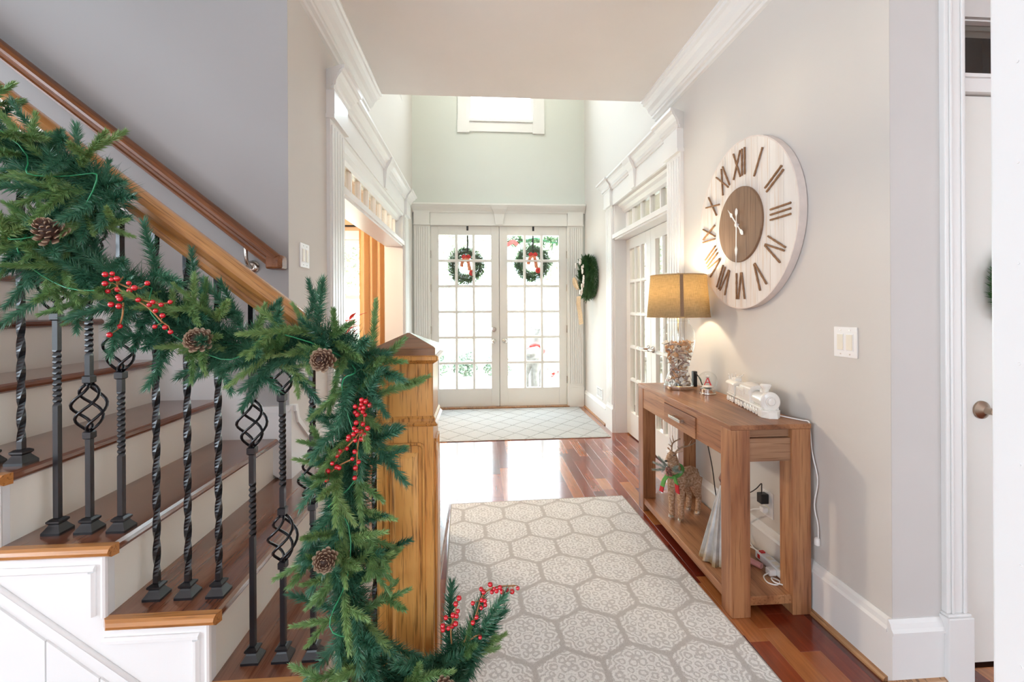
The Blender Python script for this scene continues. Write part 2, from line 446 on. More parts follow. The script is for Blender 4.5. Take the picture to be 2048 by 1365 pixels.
for (x, y, L) in cand:
    if L < 0.03: continue
    under1 = -0.2 < x and x + pw < 1.0 and y + L < 3.12
    under2 = x > -0.7 and x + pw < 1.3 and y > 4.68 and y + L < 6.1
    stair = x + pw < -0.2 and y + L < 2.7
    hid = (x < 0.98 and y + L < 1.6) or y + L < 0.9
    vis = not (under1 or under2 or stair or hid)
    near.append((0 if vis else 1, x, y, L))
near.sort(key=lambda t: t[0])
cnt = 0
for k, x, y, L in near:
    if cnt < 298:
        o = bpy.data.objects.new('plank', plank_me); C.objects.link(o); o.parent = floor
        o.location = (x, y, 0); o.scale = (pw, L, 1); cnt += 1
    else:
        rest.add([(x + q[0] * pw, y + q[1] * L, q[2]) for q in a], [(0, 1, 5, 4), (1, 2, 6, 5), (2, 3, 7, 6), (3, 0, 4, 7), (4, 5, 9, 8), (5, 6, 10, 9), (6, 7, 11, 10), (7, 4, 8, 11), (8, 9, 10, 11)])
# plain boards elsewhere (rooms behind the camera and to the sides)
rest.box(-6.2, -4.7, -0.012, 4.7, -0.05, -0.001)
o = rest.build('planks', M['plank'], floor); o['kind'] = 'stuff'
struct('floor_dining', MB().box(-4.2, 2.35, -0.011, XL - 0.02, YF, 0.0), M['dining_floor'], 'brown floor of the dining room seen through the cased opening', 'floor')
struct('floor_study', MB().box(1.66, 2.3, -0.011, 4.6, YF, 0.0), M['dining_floor'], 'brown floor of the study behind the french doors', 'floor')

# ---- walls
w = MB()
w.box(XR, 1.53, 0, XR + 0.16, 3.41, H2); w.box(XR, 4.85, 0, XR + 0.16, YF, H2); w.box(XR, 3.41, 2.47, XR + 0.16, 4.85, H2)
struct('wall_right', w, M['wall'], 'light greige hall wall with the round clock', 'wall')
w = MB()
w.box(XL - 0.2, 2.2, 0, XL, 3.02, H2); w.box(XL - 0.2, 5.44, 0, XL, YF, H2); w.box(XL - 0.2, 3.02, 2.47, XL, 5.44, 3.8)
w.box(XL - 0.2, 3.02, 3.8, XL, 4.2, H2); w.box(XL - 0.2, 4.2, 5.1, XL, 5.44, H2)
struct('wall_left', w, M['wall'], 'light greige hall wall left of the runner, pierced by the cased opening', 'wall')
w = MB()
XW0, XW1 = -6.2, 4.7
w.box(XW0, YF, 0, -2.7, YF + 0.2, H2); w.box(-2.7, YF, 0, -1.53, YF + 0.2, 0.75); w.box(-2.7, YF, 2.29, -1.53, YF + 0.2, H2); w.box(-1.53, YF, 0, -0.66, YF + 0.2, H2)
w.box(-0.66, YF, 2.5, 1.24, YF + 0.2, 3.93); w.box(-0.66, YF, 3.93, -0.11, YF + 0.2, H2); w.box(0.755, YF, 3.93, 1.24, YF + 0.2, H2); w.box(-0.11, YF, 5.1, 0.755, YF + 0.2, H2)
w.box(1.24, YF, 0, 2.3, YF + 0.2, H2); w.box(2.3, YF, 0, 3.4, YF + 0.2, 0.6); w.box(2.3, YF, 2.4, 3.4, YF + 0.2, H2); w.box(3.4, YF, 0, XW1, YF + 0.2, H2)
struct('wall_front', w, M['wall_green'], 'pale front wall around the double doors and the high window', 'wall')
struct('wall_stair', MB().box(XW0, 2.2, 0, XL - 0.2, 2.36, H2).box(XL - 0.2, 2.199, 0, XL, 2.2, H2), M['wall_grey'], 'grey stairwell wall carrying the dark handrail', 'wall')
w = MB()
w.box(XR + 0.0005, 1.528, 0, 1.745, 1.5299, H1); w.box(XR + 0.162, 1.53, 0, 1.75, 1.65, H1); w.box(1.75, 1.53, 2.40, 2.62, 1.65, H1); w.box(2.62, 1.53, 0, XW1, 1.65, H1)
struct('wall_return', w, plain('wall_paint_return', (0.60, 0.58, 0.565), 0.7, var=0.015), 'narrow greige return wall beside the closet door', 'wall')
w = MB()
e2 = [-4.7, -4.6, -2.0, -1.7, 0.9, YF + 0.2]
for i in (0, 2, 4): w.box(XW0 - 0.1, e2[i], 0, XW0, e2[i + 1], H2)
for i in (1, 3): w.box(XW0 - 0.1, e2[i], 0, XW0, e2[i + 1], 0.3); w.box(XW0 - 0.1, e2[i], 2.7, XW0, e2[i + 1], H2)
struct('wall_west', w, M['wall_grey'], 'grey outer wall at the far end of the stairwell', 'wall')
struct('wall_east', MB().box(XW1, -4.7, 0, XW1 + 0.1, -3.2, H2).box(XW1, -2.1, 0, XW1 + 0.1, YF + 0.2, H2).box(XW1, -3.2, 0, XW1 + 0.1, -2.1, 0.3).box(XW1, -3.2, 2.7, XW1 + 0.1, -2.1, H2), M['wall'], 'greige outer wall of the rooms on the right', 'wall')
w = MB(); e = [XW0, -2.55, -1.45, 1.45, 2.55, XW1]
for i in range(0, 6, 2): w.box(e[i], -4.75, 0, e[i + 1], -4.6, H1)
for i in range(1, 5, 2): w.box(e[i], -4.75, 0, e[i + 1], -4.6, 0.3); w.box(e[i], -4.75, 2.7, e[i + 1], -4.6, H1)
struct('wall_back', w, M['wall'], 'greige wall behind the viewer with tall windows added for daylight', 'wall')
# room divisions out of sight
struct('wall_dining', MB().box(-4.3, 2.36, 0, -4.2, YF, H1).box(-4.2, 2.361, 0, XL - 0.2, 2.38, H1).box(XL - 0.22, 5.53, 0, XL - 0.2, YF, H1).box(-4.2, YF - 0.02, 0, -2.75, YF, H1).box(-1.48, YF - 0.02, 0, XL - 0.2, YF, H1).box(-2.75, YF - 0.02, 2.34, -1.48, YF, H1).box(-2.75, YF - 0.02, 0, -1.48, YF, 0.7), M['tan'], 'tan painted dining room walls around the curtained window', 'wall')
struct('wall_study', MB().box(XR + 0.161, 2.2, 0, XW1, 2.3, H1).box(4.5, 2.3, 0, 4.6, YF, H1), M['beige'], 'beige study walls behind the french doors', 'wall')
# ceilings
w = MB(); w.box(XL, 1.1, H1, XR + 0.16, 3.66, H1 + 0.3); w.box(XW0, -4.75, H1, XW1, 1.1, H1 + 0.3); w.box(XR + 0.16, 1.1, H1, XW1, YF, H1 + 0.3); w.box(-4.3, 2.36, H1, XL - 0.2, YF, H1 + 0.3)
struct('ceiling', w, M['ceil'], 'warm white flat ceiling over the hall', 'ceiling')
struct('ceiling_foyer', MB().box(XL - 0.2, 3.6, H2, XR + 0.16, YF + 0.2, H2 + 0.2).box(XW0 - 0.1, 1.0, H2, XL, 3.6, H2 + 0.2), M['ceil'], 'high ceiling of the two storey foyer', 'ceiling')
struct('wall_foyer_bridge', MB().box(XL - 0.2, 3.62, H1 + 0.3, XR + 0.16, 3.66, H2).box(XW0, 1.05, H1 + 0.3, XL, 1.1, H2).box(XL - 0.01, 1.1, H1 + 0.3, XL, 2.2, H2), M['wall_green'], 'upper wall above the ceiling edge', 'wall')

# ---- crown mouldings
def crown(name, xw, sgn, y0, y1, label):
    pr = [(0, 2.885), (0, H1), (0.135, H1), (0.135, 3.035), (0.122, 3.03), (0.118, 3.012), (0.10, 3.004), (0.082, 2.985), (0.068, 2.955), (0.05, 2.935), (0.042, 2.932), (0.040, 2.915), (0.022, 2.908), (0.018, 2.89)]
    poly = [(xw + sgn * p, z) for p, z in pr]
    if sgn > 0: poly.reverse()
    rings = [[(p[0], y, p[1]) for p in poly] for y in (y0, y1)]
    return struct(name, MB().loft(rings), M['trim'], label, 'crown moulding')
crown('trim_1', XR, -1, 0.9, 3.66, 'stepped white crown moulding above the round clock')
crown('trim_2', XL, 1, 2.2, 3.66, 'stepped white crown moulding above the cased dining opening')

# ---- baseboards with cap and shoe moulding
def baseboard(name, wx, y0, y1, sgn, label, h=0.225):
    """board along y on the plane x=wx, facing sgn"""
    r = thing(name, (wx, (y0 + y1) / 2, 0), label, 'baseboard', kind='structure')
    s = sgn
    MB().box(min(wx, wx + s * 0.018), y0, 0.0, max(wx, wx + s * 0.018), y1, h - 0.045).build('board', M['trim'], r)
    pr = [(0, h - 0.047), (0.024, h - 0.047), (0.024, h - 0.038), (0.017, h - 0.028), (0.012, h - 0.012), (0.004, h), (0, h)]
    MB().prism([(wx + s * p, z) for p, z in pr], 'y', y0, y1).build('cap_moulding', M['trim'], r)
    pr = [(0.018, 0), (0.036, 0), (0.034, 0.008), (0.029, 0.015), (0.018, 0.018)]
    MB().prism([(wx + s * p, z) for p, z in pr], 'y', y0, y1).build('shoe_moulding', M['quarter'], r)
    return r
baseboard('baseboard_right', XR, 1.5281, 3.165, -1, 'tall white baseboard with oak shoe behind the console table')
baseboard('baseboard_right_far', XR, 5.16, YF, -1, 'short white baseboard below the floor vent')
r = thing('baseboard_return', (1.58, 1.528, 0), 'white baseboard on the narrow return wall', 'baseboard', kind='structure')
MB().box(XR - 0.018, 1.51, 0, 1.656, 1.528, 0.18).build('board', M['trim'], r)
pr = [(0, 0.178), (0.024, 0.178), (0.024, 0.187), (0.017, 0.197), (0.012, 0.213), (0.004, 0.225), (0, 0.225)]
MB().loft([[(x, 1.528 - p, z) for p, z in pr] for x in (XR - 0.02, 1.656)]).build('cap_moulding', M['trim'], r)
MB().loft([[(x, 1.528 - p, z) for p, z in [(0.018, 0), (0.036, 0), (0.034, 0.008), (0.029, 0.015), (0.018, 0.018)]] for x in (XR - 0.036, 1.656)]).build('shoe_moulding', M['quarter'], r)

# ---- entablature over a side opening (plane x = wx, facing sgn)
def side_casing(name, wx, s, ya, yb, pw_, label, key_y):
    """ya..yb clear opening; pilasters pw_ wide outside it"""
    r = thing(name, (wx, (ya + yb) / 2, 0), label, 'door casing', kind='structure')
    def bx(mb, d0, d1, y0, y1, z0, z1): mb.box(min(wx + s * d0, wx + s * d1), y0, z0, max(wx + s * d0, wx + s * d1), y1, z1)
    for y0, y1 in ((ya - pw_, ya), (yb, yb + pw_)):
        m_ = MB(); bx(m_, 0, 0.022, y0, y1, 0.25, 2.47)
        k = 5; st = (y1 - y0) / (k * 2 + 1)
        for q in range(k): bx(m_, 0.022, 0.030, y0 + st * (2 * q + 0.8), y0 + st * (2 * q + 2.2), 0.30, 2.44)
        m_.build('pilaster', M['trim'], r)
        m_ = MB(); bx(m_, 0, 0.036, y0 - 0.008, y1 + 0.008, 0, 0.25); bx(m_, 0.0, 0.028, y0 - 0.004, y1 + 0.004, 0.25, 0.262); m_.build('plinth', M['trim'], r)
        m_ = MB(); bx(m_, 0, 0.05, y0 - 0.012, y1 + 0.012, 2.47, 2.495); m_.build('necking', M['trim'], r)
        m_ = MB(); bx(m_, 0, 0.048, y0, y1, 2.495, 2.66); m_.build('capital_block', M['trim'], r)
    m_ = MB(); bx(m_, 0, 0.02, ya, yb, 2.47, 2.66); m_.build('frieze', M['trim'], r)
    pr = [(0, 2.64), (0.032, 2.64), (0.034, 2.655), (0.045, 2.66), (0.05, 2.685), (0.066, 2.705), (0.085, 2.72), (0.09, 2.735), (0.105, 2.74), (0.105, 2.76), (0, 2.76)]
    y0, y1 = ya - pw_, yb + pw_
    rings = []
    for yy, e_ in ((y0, -1), (y1, 1)):
        rings.append([(wx + s * p, yy + e_ * p * 0.55, z) for p, z in pr])
    MB().loft(rings).build('cornice', M['trim'], r)
    # cornice break-forward over each pilaster
    for a_, b_ in ((y0, ya), (yb, y1)):
        MB().loft([[(wx + s * (p + (0.018 if p else 0)), yy + e_ * (p * 0.6), z - 0.001) for p, z in pr] for yy, e_ in ((a_, -1), (b_, 1))]).build('cornice_return', M['trim'], r)
    m_ = MB()
    kz = [(2.475, 0.045), (2.63, 0.065), (2.64, 0.075), (2.70, 0.095), (2.735, 0.105)]
    m_.loft([[(wx + s * q[0], key_y + q[1] * hw, z) for q in ((0.0, -1), (dd, -1), (dd, 1), (0.0, 1))] for z, hw, dd in [(2.475, 0.045, 0.035), (2.63, 0.062, 0.05), (2.65, 0.066, 0.056), (2.70, 0.085, 0.09), (2.74, 0.095, 0.108)]])
    m_.build('keystone', M['trim'], r)
    return r
rc = side_casing('trim_3', XR, -1, 3.41, 4.85, 0.24, 'white fluted casing with keystone around the french doors', 4.16)
lc = side_casing('trim_4', XL, 1, 3.02, 5.44, 0.28, 'white fluted casing with keystone around the dining room opening', 4.32)

# jambs + transoms
def transom(name, x0, x1, xg, ya, yb, nb, label):
    """x0..x1 jamb depth; xg glass plane; bars nb"""
    r = thing(name, ((x0 + x1) / 2, (ya + yb) / 2, 2.11), label, 'transom window', kind='structure')
    lo, hi = min(x0, x1), max(x0, x1)
    MB().box(lo, ya - 0.001, 2.09, hi, yb + 0.001, 2.125).build('transom_bar', M['trim'], r)
    e_ = -1 if x0 < x1 else 1     # towards hall
    MB().box(min(x0 + e_ * 0.02, x0), ya, 2.105, max(x0 + e_ * 0.02, x0), yb, 2.15).build('shelf_moulding', M['trim'], r)
    MB().box(xg - 0.03, ya, 2.125, xg + 0.03, yb, 2.20).build('lower_rail', M['trim'], r)
    MB().box(xg - 0.03, ya, 2.40, xg + 0.03, yb, 2.47).build('upper_rail', M['trim'], r)
    MB().loft([[(xg + e_ * p, y, z) for p, z in ((0.03, 2.47), (0.03, 2.385), (0.055, 2.40), (0.07, 2.435), (0.10, 2.45), (0.11, 2.47))] for y in (ya, yb)]).build('bed_moulding', M['trim'], r)
    st = (yb - ya) / nb
    for i in range(nb + 1):
        y = ya + st * i
        hw = 0.014 if 0 < i < nb else 0.03
        y = min(max(y, ya + hw), yb - hw)
        MB().box(xg - 0.022, y - hw, 2.20, xg + 0.022, y + hw, 2.40).build('glazing_bar', M['trim'], r)
    for i in range(nb):
        MB().box(xg - 0.002, ya + st * i + 0.015, 2.20, xg + 0.002, ya + st * (i + 1) - 0.015, 2.40).build('pane', M['glass'], r)
    return r
transom('window_1', XR, XR + 0.19, XR + 0.145, 3.41, 4.85, 6, 'row of small transom panes over the french doors')
transom('window_2', XL, XL - 0.2, XL - 0.1, 3.02, 5.44, 9, 'row of small transom panes over the dining room opening')
# jamb linings
struct('trim_5', MB().box(XR, 3.405, 0, XR + 0.19, 3.428, 2.47).box(XR, 4.832, 0, XR + 0.19, 4.855, 2.47), M['trim'], 'white jamb lining of the french door opening', 'jamb')
struct('trim_6', MB().box(XL - 0.21, 3.01, 0, XL, 3.035, 2.47).box(XL - 0.21, 5.425, 0, XL, 5.45, 2.47), M['trim'], 'white jamb lining of the dining room opening', 'jamb')

# ---- glazed door leaf, local: x 0..w, y 0..t, z 0..h
def glazed_leaf(name, loc, rz, w_, h_, gx0, gx1, gz0, gz1, cols, rows, label, t=0.045, bar=0.040):
    r = thing(name, loc, label, 'door', kind='structure', rz=rz)
    MB().box(0, 0, 0, gx0, t, h_).build('stile', M['doorp'], r, bevel=0.003, local=True)
    MB().box(gx1, 0, 0, w_, t, h_).build('stile', M['doorp'], r, bevel=0.003, local=True)
    MB().box(gx0, 0, gz1, gx1, t, h_).build('top_rail', M['doorp'], r, local=True)
    MB().box(gx0, 0, 0, gx1, t, gz0).build('bottom_rail', M['doorp'], r, local=True)
    cw = (gx1 - gx0) / cols; rh = (gz1 - gz0) / rows
    def bars(x0, x1, z0, z1, vert):
        m_ = MB()
        if vert:
            c = (x0 + x1) / 2; hw = bar / 2
            poly = [(c - hw, 0.014), (c - hw * 0.5, 0.002), (c + hw * 0.5, 0.002), (c + hw, 0.014), (c + hw, t - 0.014), (c + hw * 0.5, t - 0.002), (c - hw * 0.5, t - 0.002), (c - hw, t - 0.014)]
            m_.prism(poly, 'z', z0, z1)
        else:
            c = (z0 + z1) / 2; hw = bar / 2
            poly = [(0.014, c - hw), (0.003, c - hw * 0.5), (0.003, c + hw * 0.5), (0.014, c + hw), (t - 0.014, c + hw), (t - 0.003, c + hw * 0.5), (t - 0.003, c - hw * 0.5), (t - 0.014, c - hw)]
            m_.prism(poly, 'x', x0, x1)
        m_.build('glazing_bar', M['doorp'], r, local=True)
    for i in range(1, cols): bars(gx0 + cw * i, gx0 + cw * i, gz0, gz1, True)
    for j in range(1, rows): bars(gx0, gx1, gz0 + rh * j, gz0 + rh * j, False)
    g = bar / 2 - 0.003
    me = MB().box(g, t / 2 - 0.002, g, cw - g, t / 2 + 0.002, rh - g).mesh('pane', M['glass'])
    for i in range(cols):
        for j in range(rows):
            o = link('pane', me, r, True); o.location = (gx0 + cw * i, 0, gz0 + rh * j)
    return r
def knob(parent, x, z, y=0, lever=0, rosette=0.034):
    k = MB(); 
    prof = [(rosette * 1.0, 0), (rosette, -0.006), (rosette * 0.75, -0.012), (0.012, -0.016), (0.011, -0.038)]
    rings = [[(x + rr_ * math.cos(2 * PI * j / 20), y + d, z + rr_ * math.sin(2 * PI * j / 20)) for j in range(20)] for rr_, d in prof]
    k.loft(rings)
    if lever:
        k.tube(spline([(x, y - 0.036, z), (x + lever * 0.3, y - 0.046, z), (x + lever, y - 0.042, z - 0.004)], 5), [0.011] * 6 + [0.009] * 5, 10)
    else:
        k.ball((x, y - 0.052, z), 0.027, 16, 10, (1, 0.75, 1))
    return smooth_by_angle(k.build('door_handle', M['nickel'], parent, local=True), 0.7)

# front double doors
dl = glazed_leaf('door_1', (-0.64, YF + 0.02, 0.02), 0, 0.924, 2.465, 0.105, 0.815, 0.245, 2.345, 3, 6, 'left leaf of the white glazed front double door, with deadbolt')
dr = glazed_leaf('door_2', (0.29, YF + 0.02, 0.02), 0, 0.928, 2.465, 0.111, 0.821, 0.245, 2.345, 3, 6, 'right leaf of the white glazed front double door')
knob(dl, 0.846, 0.89); knob(dr, 0.068, 0.895)
m_ = MB(); m_.loft([[(0.846 + rr_ * math.cos(2 * PI * j / 20), d, 1.05 + rr_ * math.sin(2 * PI * j / 20)) for j in range(20)] for rr_, d in ((0.036, 0), (0.036, -0.01), (0.028, -0.02), (0.012, -0.022))])
m_.box(0.842, -0.036, 1.03, 0.850, -0.02, 1.07); m_.build('deadbolt', M['nickel'], dl, local=True)
for rt, hx in ((dl, -0.004), (dr, 0.932)):
    for z in (0.35, 1.05, 1.62, 2.08):
        MB().tube([(hx, -0.004, z - 0.05), (hx, -0.004, z + 0.05)], 0.008, 8).build('hinge', M['nickel'], rt, local=True)
MB().box(0.905, 0.0455, 0.0, 0.945, 0.058, 2.46).build('astragal', M['doorp'], dl, local=True)
MB().box(-0.664, YF + 0.012, 0.0, -0.6415, YF + 0.19, 2.502).box(1.2195, YF + 0.012, 0.0, 1.244, YF + 0.19, 2.502).box(-0.664, YF + 0.012, 2.4865, 1.244, YF + 0.19, 2.504).box(-0.645, YF + 0.07, 0.0, -0.62, YF + 0.09, 2.49).box(1.20, YF + 0.07, 0.0, 1.225, YF + 0.09, 2.49).box(-0.645, YF + 0.07, 2.46, 1.225, YF + 0.09, 2.49).build('trim_12', M['doorp'])
tag(bpy.data.objects['trim_12'], 'white frame and stops holding the front double doors', 'door frame', kind='structure')
# wreath hangers
for nm, rt, xx in (('left', dl, 0.495), ('right', dr, 0.468)):
    MB().box(xx - 0.013, -0.004, 2.405, xx + 0.013, 0.0, 2.472).box(xx - 0.013, -0.004, 2.466, xx + 0.013, 0.05, 2.472).box(xx - 0.011, 0.046, 2.12, xx + 0.011, 0.05, 2.472).build('wreath_hanger', M['black'], rt, local=True)
struct('trim_7', MB().box(-0.66, YF - 0.06, 0, 1.24, YF + 0.2, 0.018), M['quarter'], 'brown wooden threshold under the front doors', 'threshold')
# front casing
r = thing('trim_8', (0.29, YF, 0), 'white fluted casing with keystone around the front double doors', 'door casing', kind='structure')
for x0, x1 in ((-0.865, -0.645), (1.225, 1.445)):
    m_ = MB().box(x0, YF - 0.022, 0.28, x1, YF, 2.49)
    k = 7; st = (x1 - x0) / (2 * k + 1)
    for q in range(k): m_.box(x0 + st * (2 * q + 0.7), YF - 0.032, 0.32, x0 + st * (2 * q + 2.3), YF - 0.022, 2.46)
    m_.build('pilaster', M['doorp'], r)
    MB().box(x0 - 0.004, YF - 0.04, 0, x1 + 0.004, YF, 0.265).box(x0, YF - 0.03, 0.265, x1, YF, 0.28).build('plinth', M['doorp'], r)
    m_ = MB().box(x0 - 0.004, YF - 0.05, 2.49, x1 + 0.004, YF, 2.505).box(x0 + 0.004, YF - 0.046, 2.505, x1 - 0.004, YF, 2.68).build('capital_block', M['doorp'], r)
MB().box(-0.645, YF - 0.02, 2.49, 1.225, YF, 2.68).build('frieze', M['doorp'], r)
pr = [(0, 2.66), (0.03, 2.66), (0.034, 2.68), (0.05, 2.70), (0.07, 2.715), (0.085, 2.735), (0.09, 2.75), (0.10, 2.752), (0.10, 2.775), (0, 2.775)]
MB().loft([[(x, YF - p, z) for p, z in pr] for x in (XL + 0.002, XR - 0.002)]).build('cornice', M['doorp'], r)
MB().loft([[(0.287 + q[0] * hw, YF + q[1] * dd, z) for q in ((-1, 0), (-1, -1), (1, -1), (1, 0))] for z, hw, dd in [(2.50, 0.05, 0.035), (2.64, 0.07, 0.05), (2.66, 0.075, 0.06), (2.70, 0.10, 0.085), (2.75, 0.115, 0.105)]]).build('keystone', M['doorp'], r)
for x0, x1 in ((-0.87, -0.64), (1.22, 1.45)):
    MB().loft([[(x + sx_ * p * 0.2, YF - p - (0.012 if p else 0), z - 0.001) for p, z in pr] for x, sx_ in ((x0, -1), (x1, 1))]).build('cornice_return', M['doorp'], r)

# high window
def window(name, x0, x1, z0, z1, cas, label, bars=(2, 3), yf=YF, sill=True, glassy=None):
    r = thing(name, ((x0 + x1) / 2, yf, z0), label, 'window', kind='structure')
    for a_, b_ in ((x0 - cas, x0), (x1, x1 + cas)):
        MB().box(a_, yf - 0.02, z0 - 0.02, b_, yf + 0.0, z1 + cas).box(a_ + 0.01, yf - 0.03, z0 - 0.02, b_ - 0.05, yf - 0.02, z1 + cas).build('casing', M['trim'], r)
        MB().box(a_ - 0.004, yf - 0.035, z0 - cas - 0.02, b_, yf, z0 - 0.02).build('corner_block', M['trim'], r)
    MB().box(x0, yf - 0.02, z1, x1, yf, z1 + cas).build('head_casing', M['trim'], r)
    MB().box(x0, yf - 0.024, z0 - cas, x1, yf, z0 - 0.03).build('apron', M['trim'], r)
    MB().box(x0 - 0.0, yf - 0.05, z0 - 0.03, x1 + 0.0, yf + 0.14, z0).build('stool', M['trim'], r)
    for a_ in (x0, x1): MB().box(a_ - 0.002 if a_ == x0 else a_ - 0.02, yf, z0, a_ + 0.02 if a_ == x0 else a_ + 0.002, yf + 0.18, z1).build('jamb', M['trim'], r)
    MB().box(x0 + 0.02, yf + 0.08, z0, x1 - 0.02, yf + 0.12, z0 + 0.06).build('sash_rail', M['trim'], r)
    MB().box(x0 + 0.02, yf + 0.08, (z0 + z1) / 2 - 0.025, x1 - 0.02, yf + 0.12, (z0 + z1) / 2 + 0.025).build('meeting_rail', M['trim'], r)
    MB().box(x0 + 0.02, yf + 0.08, z1 - 0.05, x1 - 0.02, yf + 0.12, z1).build('sash_rail', M['trim'], r)
    nx, nz = bars
    for i in range(1, nx):
        x = lerp(x0, x1, i / nx); MB().box(x - 0.011, yf + 0.085, z0, x + 0.011, yf + 0.115, z1).build('glazing_bar', M['trim'], r)
    for j in range(1, nz):
        z = lerp(z0, z1, j / nz); MB().box(x0 + 0.02, yf + 0.086, z - 0.011, x1 - 0.02, yf + 0.114, z + 0.011).build('glazing_bar', M['trim'], r)
    MB().box(x0 + 0.02, yf + 0.098, z0 + 0.05, x1 - 0.02, yf + 0.102, z1 - 0.04).build('pane', M['glass'], r)
    return r
window('window_3', -0.11, 0.755, 3.93, 5.1, 0.16, 'blown out high foyer window with white casing', (1, 2))
window('window_4', -2.7, -1.53, 0.75, 2.29, 0.11, 'bright dining room window with white glazing bars', (4, 4), yf=YF - 0.02)
window('window_5', 2.3, 3.4, 0.6, 2.4, 0.1, 'bright study window seen through the french doors', (3, 4))
# side window added high in the foyer left wall to brighten the foyer
r = thing('window_6', (XL, 4.86, 3.8), 'side window added high in the upper foyer wall to brighten the foyer', 'window', kind='structure')
MB().box(XL - 0.12, 4.2, 3.8, XL - 0.08, 5.44, 3.86).box(XL - 0.12, 4.2, 5.04, XL - 0.08, 5.44, 5.1).box(XL - 0.12, 4.2, 3.86, XL - 0.08, 4.26, 5.04).box(XL - 0.12, 5.38, 3.86, XL - 0.08, 5.44, 5.04).build('sash', M['trim'], r)
MB().box(XL - 0.102, 4.26, 3.86, XL - 0.098, 5.38, 5.04).build('pane', M['glass'], r)
for i, (y0, y1) in enumerate(((-4.6, -2.0), (-1.7, 0.9))):  # unseen left-hand windows, added to throw daylight on the right hall wall
    r = thing('window_%d' % (9 + i), (XW0, (y0 + y1) / 2, 0.3), ['rear', 'front'][i] + ' unseen tall window added left of the viewer to light the hall', 'window', kind='structure')
    MB().box(XW0 - 0.06, y0, 0.3, XW0 + 0.02, y0 + 0.05, 2.7).build('stile', M['trim'], r); MB().box(XW0 - 0.06, y1 - 0.05, 0.3, XW0 + 0.02, y1, 2.7).build('stile', M['trim'], r)
    MB().box(XW0 - 0.06, y0 + 0.05, 0.3, XW0 + 0.02, y1 - 0.05, 0.36).build('sash_rail', M['trim'], r); MB().box(XW0 - 0.06, y0 + 0.05, 2.64, XW0 + 0.02, y1 - 0.05, 2.7).build('sash_rail', M['trim'], r)
r = thing('window_11', (XW1, -2.65, 0.3), 'unseen tall window added right of the viewer to light the left hall wall', 'window', kind='structure')  # unseen right-hand window, added to brighten the left hall wall
for y0, y1 in ((-3.2, -3.15), (-2.15, -2.1)): MB().box(XW1 - 0.02, y0, 0.3, XW1 + 0.06, y1, 2.7).build('stile', M['trim'], r)
for z0, z1 in ((0.3, 0.36), (2.64, 2.7)): MB().box(XW1 - 0.02, -3.15, z0, XW1 + 0.06, -2.15, z1).build('sash_rail', M['trim'], r)
# unseen windows added behind the viewer to light the hall
for i in range(2):
    x0, x1 = e[1 + 2 * i], e[2 + 2 * i]
    r = thing('window_%d' % (7 + i), ((x0 + x1) / 2, -4.6, 0.3), ['left', 'right'][i] + ' unseen narrow window added behind the viewer for daylight', 'window', kind='structure')
    MB().box(x0, -4.66, 0.3, x0 + 0.05, -4.58, 2.7).build('stile', M['trim'], r); MB().box(x1 - 0.05, -4.66, 0.3, x1, -4.58, 2.7).build('stile', M['trim'], r)
    MB().box(x0 + 0.05, -4.66, 0.3, x1 - 0.05, -4.58, 0.38).build('sash_rail', M['trim'], r); MB().box(x0 + 0.05, -4.66, 2.62, x1 - 0.05, -4.58, 2.7).build('sash_rail', M['trim'], r)

# french doors to the study
FX = XR + 0.125
f1 = glazed_leaf('door_3', (FX + 0.045, 3.43, 0.012), PI / 2, 0.698, 2.075, 0.115, 0.585, 0.24, 1.965, 3, 5, 'near leaf of the white french doors behind the lamp')
f2 = glazed_leaf('door_4', (FX + 0.045, 4.132, 0.012), PI / 2, 0.698, 2.075, 0.115, 0.585, 0.24, 1.965, 3, 5, 'far leaf of the white french doors with lever handle')
def lever(rt, x, z, dirn):
    m_ = MB(); t_ = 0.045
    m_.loft([[(x + q * math.cos(2 * PI * j / 18), t_ + d, z + q * math.sin(2 * PI * j / 18)) for j in range(18)] for q, d in ((0.03, 0.0), (0.03, 0.008), (0.012, 0.012), (0.011, 0.045))])
    m_.tube(spline([(x, t_ + 0.045, z), (x + dirn * 0.04, t_ + 0.052, z), (x + dirn * 0.115, t_ + 0.048, z - 0.003)], 5), 0.010, 10)
    m_.build('lever_handle', M['nickel'], rt, local=True, smooth=True)
lever(f2, 0.055, 0.955, 1); lever(f1, 0.643, 0.955, -1)

# closet door facing the viewer at the right
r = thing('trim_9', (1.76, 1.528, 0), 'white moulded casing of the closet door at the right edge', 'door casing', kind='structure')
MB().box(1.665, 1.508, 0.245, 1.747, 1.53, H1).box(1.680, 1.502, 0.245, 1.690, 1.508, H1).box(1.725, 1.502, 0.245, 1.738, 1.508, H1).build('casing', M['trim'], r, bevel=0.003)
MB().box(1.656, 1.492, 0, 1.754, 1.53, 0.235).box(1.66, 1.499, 0.235, 1.751, 1.53, 0.245).build('plinth', M['trim'], r, bevel=0.003)
MB().box(1.747, 1.545, 2.135, 2.62, 1.60, 2.20).box(1.747, 1.535, 2.185, 2.62, 1.545, 2.198).build('transom_bar', M['trim'], r)
MB().box(1.747, 1.545, 2.395, 2.62, 1.60, 2.42).build('head_casing', M['trim'], r)
MB().box(1.747, 1.57, 2.20, 2.62, 1.574, 2.395).build('pane', M['glass'], r)
MB().box(2.62, 1.508, 0, 2.72, 1.53, H1).build('casing', M['trim'], r)
MB().box(1.747, 1.531, 2.42, 2.62, 1.56, H1).build('header_panel', M['trim'], r)
r = thing('door_5', (1.8, 1.56, 0.03), 'white closet door with nickel lever at the right edge', 'door', kind='structure')
m_ = MB().box(1.755, 1.57, 0.012, 2.617, 1.61, 2.13); m_.build('slab', M['doorp'], r)
